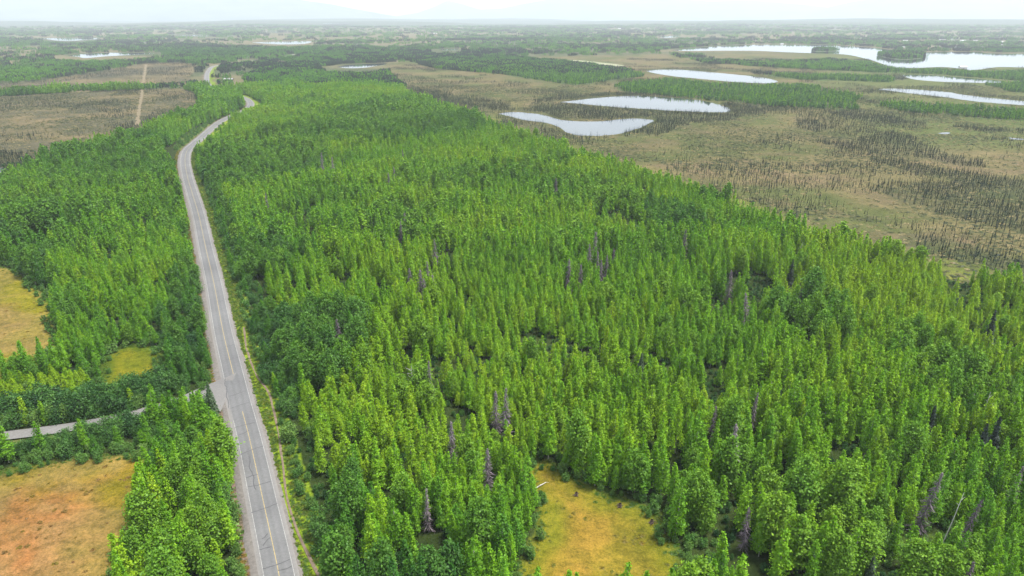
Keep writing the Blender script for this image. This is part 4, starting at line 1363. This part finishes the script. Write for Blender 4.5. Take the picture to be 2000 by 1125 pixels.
# wide bank at the far bend
X, Y = jitter_grid(bank[:, 0].min(), bank[:, 0].max(), bank[:, 1].min(), bank[:, 1].max(), 2.2, 43)
m = inside(X, Y, bank); gx_.append(X[m]); gy_.append(Y[m]); gt_.append(np.clip(r2.normal(.15, .1, m.sum()), 0, 1))
gx_, gy_, gt_ = map(np.concatenate, (gx_, gy_, gt_))
d_, k_ = dist_to_line(gx_, gy_, SIDE); kp = d_ > 3.6
gx_, gy_, gt_ = gx_[kp], gy_[kp], gt_[kp]
ng_ = len(gx_); sc_ = r2.uniform(.6, 1.4, ng_)
scatter('grass_tussocks', tcoll, np.column_stack([gx_, gy_, ground_h(gx_, gy_) - .03]), r2.uniform(0, 6.28, ng_), np.column_stack([sc_] * 3), r2.integers(0, 3, ng_), gt_,
        'grass and sedge tufts in the clearings and along the road', 'grass')

# ---- low heath and sedge hummocks that give the bogs their stipple
hcoll = bpy.data.collections.new('hummock_shapes')
for v in range(3):
    tv, tf = tuft(720 + v, 16, .34 + .1 * v, .55)
    hcoll.objects.link(bpy.data.objects.new('hummock_shape_%03d' % v, leaf_mesh('hummock_shape', tv, tf, M['heath'], np.random.default_rng(v))))
X, Y = jitter_grid(-1150, 1500, 260, 1250, 3.1, 71)
m = in_view(X, Y, 0) & (inside(X, Y, MAP['right_bog']) | inside(X, Y, MAP['left_bog']) | inside(X, Y, MAP['left_bog_far']))
X, Y = X[m], Y[m]
pt = fbm(X, Y, 46, 731, 4)
kp = r2.random(len(X)) < .22 + .70 * smooth(.40, .64, pt)
for p in LAKE_TEST: kp &= ~inside(X, Y, p)
kp &= (dist_to_line(X, Y, CUT)[0] > 2.6) & (dist_to_line(X, Y, TRACK)[0] > 4.5)
X, Y, pt = X[kp], Y[kp], pt[kp]
hs_ = r2.uniform(.9, 3.0, len(X))
scatter('bog_heath', hcoll, np.column_stack([X, Y, ground_h(X, Y) - .03]), r2.uniform(0, 6.28, len(X)), np.column_stack([hs_ * 1.25, hs_, hs_ * .8]), r2.integers(0, 3, len(X)),
        np.clip(1.05 - 1.0 * pt + r2.normal(0, .26, len(X)), 0, 1), 'low heath and sedge hummocks covering the open bogs', 'heath')

# ------------------------------------------------------------------ single trees
def place(nm, D, name, label, cat, group, trunk_name='trunk', crown_name='crown'):
    K = KINDS[nm]
    e = bpy.data.objects.new(name, None); COL.objects.link(e)
    e.empty_display_size = .5
    e.location = (D['x'], D['y'], D['z']); e.rotation_euler = (D['tilt'][0], D['tilt'][1], D['rot']); e.scale = (D['w'], D['w'], D['h'])
    c = bpy.data.objects.new(crown_name, K['crown'][D['var']]); COL.objects.link(c); c.parent = e; c['tint'] = D['tint']
    t = bpy.data.objects.new(trunk_name, K['trunk'][D['var']]); COL.objects.link(t); t.parent = e
    tag(e, label, cat, group)
    return e


# landmarks that single trees are described by
DEAD = []       # filled below: (x, y, words)
DEAD_PX = [  # top pixel x, y, height, lean, words
    (790, 413, 14, 0, 'tallest of the trio of dead spruces mid forest'), (782, 430, 13, 0, 'left one of the trio of dead spruces mid forest'), (797, 420, 13, 0, 'right one of the trio of dead spruces mid forest'),
    (848, 464, 13, 0, 'lone dead spruce below the mid forest trio'),
    (820, 523, 15, 0, 'broadest dead spruce in the purple cluster of five'), (799, 521, 14, 0, 'leftmost dead spruce in the purple cluster of five'),
    (844, 533, 14, 0, 'rightmost dead spruce in the purple cluster of five'), (834, 507, 13, 0, 'rearmost dead spruce in the purple cluster of five'), (827, 541, 13, 0, 'front dead spruce in the purple cluster of five'),
    (1164, 449, 16, 0, 'tallest dead spruce in the central grey stand'), (1152, 473, 15, 0, 'left dead spruce in the central grey stand'), (1112, 503, 15, 0, 'slim dead spruce left of the central grey stand'),
    (1135, 513, 13, 0, 'short dead spruce in front of the central grey stand'), (1175, 504, 14, 0, 'front dead spruce in the central grey stand'), (1200, 483, 13, 0, 'right dead spruce of the central grey stand'),
    (1168, 487, 13, 0, 'middle dead spruce in the central grey stand'), (1186, 495, 12.5, 0, 'thin dead spruce in the central grey stand'),
    (1340, 445, 14, 0, 'dead spruce in the dark hollow right of centre'), (657, 619, 14, 0, 'dead spruce behind the dark poplars near the road'), (837, 701, 13.5, 0, 'dead spruce right of the bare limbed birch'),
    (968, 760, 14, 0, 'smaller dead spruce beside the purple one above the clearing'), (988, 752, 16.5, 0, 'tall purple dead spruce standing above the yellow clearing'),
    (881, 818, 13.5, 0, 'dead spruce tip left of the purple spruce'), (952, 872, 12.5, 0, 'short dead spruce just left of the clearing top'), (832, 949, 12, 0, 'dead spruce low among the near birches'),
    (1457, 567, 15.5, -.10, 'pale leaning dead spruce right of centre'), (1429, 525, 13.5, 0, 'dead spruce behind the pale leaning one'),
    (1400, 788, 14, .05, 'reddish dead spruce in the right foreground'), (1482, 762, 13, .08, 'dead spruce tip right of the reddish one'), (1439, 823, 16, 0, 'big grey dead spruce in the right foreground'),
    (1845, 916, 17, .16, 'longest leaning dead spruce in the lower right corner'), (1922, 970, 15, .17, 'second leaning dead spruce in the lower right corner'),
    (1464, 987, 12, 0, 'small dead spruce among birches right of the clearing'), (1905, 1092, 12, .05, 'dead spruce at the bottom right edge'),
    (627, 296, 15, 0, 'far dead spruce on the wooded ridge'), (648, 304, 15, 0, 'far dead spruce beside another on the wooded ridge'), (518, 374, 14, 0, 'far dead spruce nearest the road'),
    (769, 324, 15, 0, 'dead spruce left of the ridge gap'), (758, 335, 14.5, 0, 'dead spruce in the ridge gap'), (1086, 345, 14.5, 0, 'dead spruce near the bog edge'), (786, 290, 15, 0, 'hindmost dead spruce on the ridge'),
    (1567, 560, 13, 0, 'thin dead spruce before the round poplars'), (2001, 905, 14, .03, 'dead spruce cut by the right edge'),
]
dshapes = [dead_spruce_shape(800 + v, 15.0, [2.0, 1.65, 2.2][v]) for v in range(3)]
dmesh = [(leaf_mesh('dead_spruce_boughs', s_[0][0], s_[0][1], M['dead_twig'], np.random.default_rng(v)), mesh_from('dead_spruce_trunk', s_[1][0], s_[1][1], [M['dead_bark']], smooth_shade=True)) for v, s_ in enumerate(dshapes)]
for i, (px, py, H, lean, words) in enumerate(DEAD_PX):
    H = H + (1.6 if py < 640 else .6)
    p = on_ground([(px, py)], H)[0]
    off = math.tan(lean) * H
    e = bpy.data.objects.new('dead_spruce', None); COL.objects.link(e); e.empty_display_size = .5
    e.location = (p[0] - off, p[1], p[2] - .1)
    e.rotation_euler = (0, lean, 0)
    sc_ = H / 15.0; wd_ = 1.25 if py < 640 else 1.0; e.scale = (sc_ * wd_ * rr.uniform(.95, 1.2), sc_ * wd_ * rr.uniform(.95, 1.2), sc_ / max(math.cos(lean), .9))
    c = link('boughs', dmesh[i % 3][0], e); c['tint'] = float(np.clip(rr.normal(.45, .25), 0, 1))
    t = link('trunk', dmesh[i % 3][1], e)
    for o_ in (c, t): o_.rotation_euler = (0, 0, i * 1.7)
    tag(e, words, 'dead tree', 'dead spruces in the forest')
    DEAD.append((p[0] - off, p[1], words))
# living spruces picked out among the birches
LIVE = [(404, 744, 13.0, .95, 'pale green spruce standing at the side road junction', 1), (1946, 603, 14, .25, 'dark spruce in the bright right slope', 0), (1254, 688, 12.5, .6, 'bluish young spruce in the middle of the birches', 1),
        (1955, 812, 14, .15, 'dark spruce near the right edge', 0), (1930, 826, 13, .15, 'dark spruce left of the one near the right edge', 1), (1337, 583, 12, .4, 'young spruce left of the pale leaning dead one', 0),
        (1708, 1085, 10, .6, 'grey green spruce at the bottom below the lower right opening', 1), (1828, 790, 13, .2, 'dark spruce on the right slope below the poplars', 0), (926, 239, 14, .2, 'dark spruce at the bog side of the ridge', 0),
        (838, 233, 14, .2, 'dark spruce on the crest of the ridge', 1), (1550, 505, 12, .3, 'small spruce on the bright slope near the bog', 0)]
for px, py, H, ti_, words, v in LIVE:
    p = on_ground([(px, py)], H)[0]
    k_ = H / KINDS['white_spruce']['H'][v]
    place('white_spruce', dict(x=p[0], y=p[1], z=p[2] - .05, tilt=(0, 0), rot=1.0 + px, w=k_ * 1.05, h=k_, tint=ti_, var=v), 'spruce_tree', words, 'spruce', 'living spruces in the forest')
# remove scattered trees standing in the same spot as the placed ones
spots = np.array([(a, b) for a, b, _ in DEAD] + [tuple(on_ground([(l[0], l[1])], l[2])[0][:2]) for l in LIVE])
for nm in kinds:
    S = SCAT[nm]
    kp = np.ones(len(S['x']), bool)
    for q in spots:
        # clear the trunk itself and the side that looks towards the camera
        ddx, ddy = S['x'] - q[0], S['y'] - q[1]
        kp &= ~((np.abs(ddx) < 2.5) & (ddy > (-4.8 if q[1] < 250 else -8.0)) & (ddy < 1.8))
    for k_ in S: S[k_] = S[k_][kp]
    INDIV[nm] = [D for D in INDIV[nm] if not any(abs(D['x'] - q[0]) < 2.5 and -4.8 < D['y'] - q[1] < 1.8 for q in spots)]

# scattered masses
words = {'birch': 'dense birch forest filling the ground beyond the nearest trees', 'poplar': 'round crowned poplars mixed through the forest behind the nearest ones',
         'alder': 'grey green alder thickets along roads and bog belts', 'black_spruce': 'thin dark black spruces scattered over the open bogs'}
for nm in ('birch', 'poplar', 'alder', 'black_spruce'):
    S = SCAT[nm]
    scatter({'birch': 'birch_forest', 'poplar': 'poplar_wood', 'alder': 'alder_thicket', 'black_spruce': 'black_spruce_bog_growth'}[nm], KINDS[nm]['coll'],
            np.column_stack([S['x'], S['y'], S['z']]), S['rot'], S['scl'], S['idx'], S['tint'], words[nm], 'trees', S['tilt'])

# ---- labels for single trees: nearest landmark, direction from it and rank
LM = []
SHORT = {4: 'the broadest purple cluster spruce', 9: 'the tallest central dead spruce', 11: 'the slim central dead spruce', 17: 'the dark hollow dead spruce', 18: 'the dead spruce behind dark poplars',
         19: 'the dead spruce beside the bare birch', 21: 'the tall purple dead spruce', 22: 'the dead tip left of purple spruce', 23: 'the short dead spruce above the clearing', 24: 'the low dead spruce among birches',
         25: 'the pale leaning dead spruce', 27: 'the reddish dead spruce', 28: 'the dead tip right of reddish spruce', 29: 'the big grey dead spruce', 30: 'the longest leaning dead spruce',
         31: 'the second leaning dead spruce', 32: 'the small dead spruce beside the clearing', 33: 'the bottom right dead spruce', 42: 'the dead spruce at right edge'}
for i, w in SHORT.items():
    LM.append((DEAD[i][0], DEAD[i][1], w))
for px, w, z in [((1180, 1060), 'the yellow clearing', 0), ((150, 1010), 'the orange clearing', 0), ((265, 705), 'the small mossy opening', 0), ((40, 610), 'the left yellow bog', 0), ((430, 778), 'the road junction', 0),
              ((560, 1000), 'the lower dirt trail', 0), ((530, 790), 'the upper dirt trail', 0), ((100, 846), 'the open stretch of side road', 0), ((1740, 1070), 'the lower right opening', 0), ((803, 712), 'the bare white birch', 11.5),
              ((404, 744), 'the junction spruce', 13), ((1708, 1085), 'the grey green bottom spruce', 10), ((1955, 812), 'the dark spruce near right edge', 14), ((1254, 688), 'the bluish young spruce', 12.5)]:
    p = on_ground([px], z)[0]; LM.append((p[0], p[1], w))
LMX = np.array([(a, b) for a, b, w in LM])
NUM = ['nearest', 'second nearest', 'third nearest', 'fourth nearest', 'fifth nearest', 'sixth nearest', 'seventh nearest', 'eighth nearest', 'ninth nearest', 'tenth nearest']
def nth(k):
    if k < 10: return NUM[k]
    k += 1
    suf = 'th' if 10 <= k % 100 <= 20 else {1: 'st', 2: 'nd', 3: 'rd'}.get(k % 10, 'th')
    return '%d%s nearest' % (k, suf)
TCLASS = ['dark green', 'mid green', 'bright green']
def tclass(t): return np.where(t < .38, 0, np.where(t < .66, 1, 2))


def label_trees(items, S, noun):
    """kind and colour, the landmark it stands by, on which side, and its rank there among all trees of that look"""
    ax = np.concatenate([[D['x'] for D in items], S['x']]); ay = np.concatenate([[D['y'] for D in items], S['y']])
    ac = tclass(np.concatenate([[D['tint'] for D in items], S['tint']]))
    near = np.ones(len(ax), bool)
    out = []
    sides = ['behind', 'right of', 'in front of', 'left of']
    dist = {}
    for i, D in enumerate(items):
        k = int(np.hypot(LMX[:, 0] - D['x'], LMX[:, 1] - D['y']).argmin())
        if k not in dist:
            dx_, dy_ = ax - LMX[k, 0], ay - LMX[k, 1]
            dist[k] = (np.hypot(dx_, dy_), (((np.arctan2(dx_, dy_) + np.pi / 4) % (2 * np.pi)) // (np.pi / 2)).astype(int))
        dd, sd = dist[k]
        rank = int(((dd < dd[i]) & (sd == sd[i]) & (ac == ac[i]) & near).sum())
        out.append((D, '%s %s %s %s, %s' % (TCLASS[ac[i]], noun, sides[sd[i] % 4], LM[k][2], nth(rank))))
    return out


for nm, obj_name, noun, cat, grp in (('birch', 'birch_tree', 'birch', 'birch', 'nearest birches of the forest'), ('poplar', 'poplar_tree', 'round poplar', 'poplar', 'nearest poplars of the forest'),
                                     ('alder', 'alder_shrub', 'alder', 'shrub', 'nearest alder shrubs')):
    for D, lab in label_trees(INDIV[nm], SCAT[nm], noun):
        place(nm, D, obj_name, lab, cat, grp)
# black spruces: along the bog edge, counted from left to right within belts
def belt(D):
    if D['px'] < 500: return 'on the left bog'
    if D['py'] > 440 or (D['px'] > 1740 and D['py'] > 430): return 'in the forest edge belt'
    if D['px'] < 1300: return 'near the bean shaped pond'
    if D['px'] < 1560: return 'on the brown bog behind the forest'
    if D['px'] < 1760: return 'on the bog right of centre'
    return 'on the bog towards the right edge'
bb = {}
for D in INDIV['black_spruce']: bb.setdefault(belt(D), []).append(D)
for w, L in bb.items():
    L.sort(key=lambda D: D['px'])
    for i, D in enumerate(L):
        place('black_spruce', D, 'black_spruce', 'thin black spruce %s, %s from its left' % (w, nth(i).replace(' nearest', '').replace('nearest', 'first')), 'spruce', 'nearest black spruces on the bogs')

# ------------------------------------------------------------------ single dead wood
def log_obj(name, path, r0, r1, mat, label, cat, limbs=()):
    path = np.asarray(path, float); o = path[0].copy()
    parts = [tube(path - o, np.linspace(r0, r1, len(path)), 7)]
    for a, b, r_ in limbs:
        a = np.asarray(a, float) - o; b = np.asarray(b, float) - o
        parts.append(tube(np.stack([a, (a + b) / 2 + [0, 0, .08], b]), [r_, r_ * .7, r_ * .3], 5))
    v, f = join(parts)
    ob = link(name, mesh_from(name, v, f, [mat], smooth_shade=True), loc=tuple(o))
    return tag(ob, label, cat)


a, b = on_ground([(1035, 962), (1066, 944)])
m_ = (a + b) / 2
log_obj('fallen_log', [a + [0, 0, .15], m_ + [0, 0, .35], b + [0, 0, .3]], .17, .09, M['bleached_wood'], 'white fallen trunk lying at the top of the yellow clearing', 'log',
        [(m_ + [0, 0, .3], m_ + [.9, .5, .8], .06), (b + [0, 0, .3], b + [.8, -.3, .4], .06)])
for px, lab in (((1125, 968), 'dark rotten stump at the clearing\'s upper rim'), ((1272, 1022), 'upturned dark root plate at the clearing\'s right rim'), ((1295, 1040), 'second dark root plate below the upturned one'),
                ((1210, 990), 'brown stump on the clearing rim below the birches')):
    p = on_ground([px])[0]
    r_ = np.random.default_rng(int(px[0]))
    ob_parts = [tube([[0, 0, -.1], [.1, 0, .5], [.12, .05, 1.0]], [.5, .38, .3], 7)]
    for q in range(6):
        aa = q * 1.05 + r_.uniform(-.3, .3); L = r_.uniform(.7, 1.4)
        ob_parts.append(tube([[0, 0, .25], [math.cos(aa) * L * .5, math.sin(aa) * L * .5, .3 + r_.uniform(0, .3)], [math.cos(aa) * L, math.sin(aa) * L, r_.uniform(0, .6)]], [.16, .11, .03], 5))
    v, f = join(ob_parts)
    tag(link('stump', mesh_from('stump', v, f, [M['rotten_wood']]), loc=(p[0], p[1], p[2])), lab, 'stump')
for px, py, H, lx, lab in ((1567, 473, 12.5, .05, 'thin white snag on the bright slope near the bog'), (1883, 962, 15.5, .10, 'broken white birch snag between the two leaning dead spruces'),
                           
                           (1935, 765, 14, .04, 'white snag near the right edge above the dark spruces')):
    p = on_ground([(px, py)], H)[0]
    top = np.array([p[0], p[1], p[2] + H]); bot = np.array([p[0] - lx * H * 1.2, p[1], p[2] - .1])
    mid = (top + bot) / 2 + [.15, 0, 0]
    q = bot + (top - bot) * .86
    log_obj('snag', [bot, mid, top], .13, .05, M['bleached_wood'], lab, 'dead tree', [(q, q + [.9, .2, .9], .05), (q - [0, 0, 1.2], q + [-.8, .1, -.5], .05)])
# bare-limbed old birch in the dark gap
p = on_ground([(803, 712)], 11.5)[0]
r_ = np.random.default_rng(5)
limbs = []
base = np.array([p[0], p[1], p[2] - .1])
for q in range(11):
    a_ = q * 2.4; zz = 4.5 + q * .55; L = r_.uniform(1.2, 2.6)
    s_ = base + [0, 0, zz]; limbs.append((s_, s_ + [math.cos(a_) * L, math.sin(a_) * L, r_.uniform(.6, 1.6)], .07))
log_obj('bare_birch', [base, base + [.2, 0, 5.5], base + [0, .1, 11.2]], .24, .05, M['bleached_wood'], 'old birch with bare white limbs in the dark forest gap', 'dead tree', limbs)

# ------------------------------------------------------------------ far buildings
def house(px, L, W, H, roofm, wallm, label, rot=0.2):
    p = on_ground([px])[0]
    e = bpy.data.objects.new('house', None); COL.objects.link(e); e.location = (p[0], p[1], p[2]); e.rotation_euler = (0, 0, rot)
    a, b = L / 2, W / 2; r_ = H * .55
    wv = [(-a, -b, -.3), (a, -b, -.3), (a, b, -.3), (-a, b, -.3), (-a, -b, H), (a, -b, H), (a, b, H), (-a, b, H), (-a, 0, H + r_), (a, 0, H + r_)]
    wf = [(0, 1, 5, 4), (1, 2, 6, 9, 5), (2, 3, 7, 6), (3, 0, 4, 8, 7)]
    link('wall', mesh_from('wall', wv, wf, [wallm]), e)
    o = .8; t = .3
    def slope(sg):
        y0, y1 = sg * (b + o), 0
        z0, z1 = H - o * r_ / b + .1, H + r_ + .1
        return [(-a - o, y0, z0), (a + o, y0, z0), (a + o, y1, z1), (-a - o, y1, z1), (-a - o, y0, z0 + t), (a + o, y0, z0 + t), (a + o, y1, z1 + t), (-a - o, y1, z1 + t)]
    rv = slope(-1) + slope(1)
    box = [(0, 3, 2, 1), (4, 5, 6, 7), (0, 1, 5, 4), (1, 2, 6, 5), (2, 3, 7, 6), (3, 0, 4, 7)]
    rf = box + [tuple(i + 8 for i in f[::-1]) for f in box]
    link('roof', mesh_from('roof', rv, rf, [roofm]), e)
    dv = [(-.7, -b - .06, 0), (.7, -b - .06, 0), (.7, -b - .06, 2.3), (-.7, -b - .06, 2.3)]
    link('door', mesh_from('door', dv, [(0, 1, 2, 3)], [M['house_wall_brown']]), e)
    tag(e, label, 'house', 'houses on the far plain')


HOUSES = [((447, 158), 16, 8, 3.0, 'grey_roof', 'house_wall_brown', 'long pale roofed building in the trees right of the far road bend'),
          ((1527, 86.3), 18, 12, 4, 'metal_roof', 'house_wall', 'white boathouse at the far shore left of the small island'),
          ((1766, 93), 20, 12, 4, 'metal_roof', 'house_wall', 'pale house behind the larger island'), ((1871, 94.5), 30, 14, 5, 'metal_roof', 'house_wall', 'long white house on the far shore right of the island'),
          ((1797, 76.5), 48, 18, 6, 'metal_roof', 'house_wall', 'leftmost of the bright roofs in the far settlement'), ((1840, 79.5), 34, 18, 6, 'metal_roof', 'house_wall', 'second bright roof from the left in the far settlement'),
          ((1860, 78.5), 28, 18, 6, 'metal_roof', 'house_wall', 'third bright roof from the left in the far settlement'), ((1880, 81), 40, 18, 6, 'metal_roof', 'house_wall', 'fourth and brightest roof of the far settlement'),
          ((1905, 80), 26, 16, 5, 'grey_roof', 'house_wall', 'grey roof right of the brightest roof'), ((1955, 83), 26, 14, 5, 'metal_roof', 'house_wall', 'pale house above the wooded point'),
          ((1978, 78), 44, 16, 6, 'metal_roof', 'house_wall', 'long bright roof near the right edge below the horizon'), ((1768, 80.5), 30, 14, 5, 'metal_roof', 'house_wall', 'pale house behind the lake left of the settlement'),
          ((1880, 134), 15, 10, 3.5, 'metal_roof', 'house_wall', 'pale house on the near shore of the large lake'), ((1960, 88), 22, 12, 4, 'metal_roof', 'house_wall', 'white house low on the right far shore'),
          ((1300, 92), 18, 12, 4, 'metal_roof', 'house_wall', 'pale house by the large lake\'s left tip'), ((1318, 93), 16, 11, 4, 'grey_roof', 'house_wall', 'grey roofed house beside the lake\'s left tip'),
          ((850, 66), 40, 20, 6, 'metal_roof', 'house_wall', 'tiny white building in the middle distance of the plain'), ((925, 57), 60, 26, 7, 'metal_roof', 'house_wall', 'faint pale building near the horizon centre'),
          ((1212, 56.5), 70, 26, 7, 'metal_roof', 'house_wall', 'faint bright roof near the horizon right of centre')]
for i, (px, L, W, H, rm, wm, lab) in enumerate(HOUSES):
    k_ = 1.0 if i in (0, 12) else .68
    house(px, L * k_, W * k_, H * k_, M[rm], M[wm], lab, .15 * math.sin(i * 2.1))

# ------------------------------------------------------------------ mountains beyond the plain
def mountain(name, outline, D, depth, seed, label):
    """ridge whose skyline follows outline (azimuth pixel, skyline row); a solid body with front and back slopes"""
    az = np.array([p[0] for p in outline], float); sk = np.array([p[1] for p in outline], float)
    a = np.linspace(az[0], az[-1], 160)
    top = np.interp(a, az, sk) + (fbm(a, a * 0, 40, seed) - .5) * 2.2
    hh = CAMH + (HORIZON - top) / FPX * D * 1.08
    hh = np.maximum(hh, 20)
    rows = np.linspace(-1, 1, 25)
    vs = []
    for t in rows:
        prof = (1 - abs(t)) ** .8
        yy = D + t * depth
        xx = (a - 1000) / FPX * D * 1.08
        nn = fbm(xx, np.full_like(xx, yy), 1200, seed + 3, 5)
        z = hh * prof * (1 - .45 * (1 - prof) * nn * 2) - 6 * (abs(t) > .98)
        vs.append(np.column_stack([xx, np.full_like(xx, yy), z]))
    v = np.vstack(vs); k = len(a)
    i, j = np.meshgrid(np.arange(len(rows) - 1), np.arange(k - 1), indexing='ij')
    f = np.stack([i * k + j, i * k + j + 1, (i + 1) * k + j + 1, (i + 1) * k + j], -1).reshape(-1, 4)
    return structure(name, mesh_from(name, v, f, [M['mountain']], smooth_shade=True), label)


mountain('mountain', [(-500, -4), (100, -4), (400, -3), (560, 0), (640, 6), (700, 14), (760, 25), (810, 33), (840, 36)], 18000, 3000, 5, 'broad hazy mountain sloping down from the left')
mountain('mountain', [(780, 36), (840, 27), (870, 18), (893, 8), (915, 13), (945, 22), (985, 20), (1020, 13), (1060, 6), (1120, 3), (1200, 8), (1260, 4), (1330, 10), (1400, 8), (1480, 14), (1560, 22), (1640, 30), (1700, 36)], 22000, 3400, 15, 'faint jagged mountain range at the centre of the skyline')
mountain('mountain', [(1470, 36), (1520, 20), (1580, 8), (1660, 2), (1760, -3), (1900, -2), (2100, -4), (2500, -4)], 20000, 3000, 25, 'hazy mountain rising out of the right edge')

# ------------------------------------------------------------------ haze: one closed box of even air round the scene
def haze():
    R_, z0, z1 = 46500.0, -8.0, 1250.0
    v = [(-R_, -R_, z0), (R_, -R_, z0), (R_, R_, z0), (-R_, R_, z0), (-R_, -R_, z1), (R_, -R_, z1), (R_, R_, z1), (-R_, R_, z1)]
    f = [(0, 3, 2, 1), (4, 5, 6, 7), (0, 1, 5, 4), (1, 2, 6, 5), (2, 3, 7, 6), (3, 0, 4, 7)]
    m, nt, out = new_mat('haze')
    pv = nd(nt, 'ShaderNodeVolumePrincipled')
    pv.inputs['Density'].default_value = HAZE_DENSITY
    pv.inputs['Color'].default_value = (0.80, 0.88, 0.98, 1)
    pv.inputs['Anisotropy'].default_value = 0.1
    nt.links.new(pv.outputs[0], out.inputs['Volume'])
    o = link('haze', mesh_from('haze', v, f, [m])); o['kind'] = 'stuff'
    o['label'] = 'pale even haze over the whole plain'
    return o


haze()
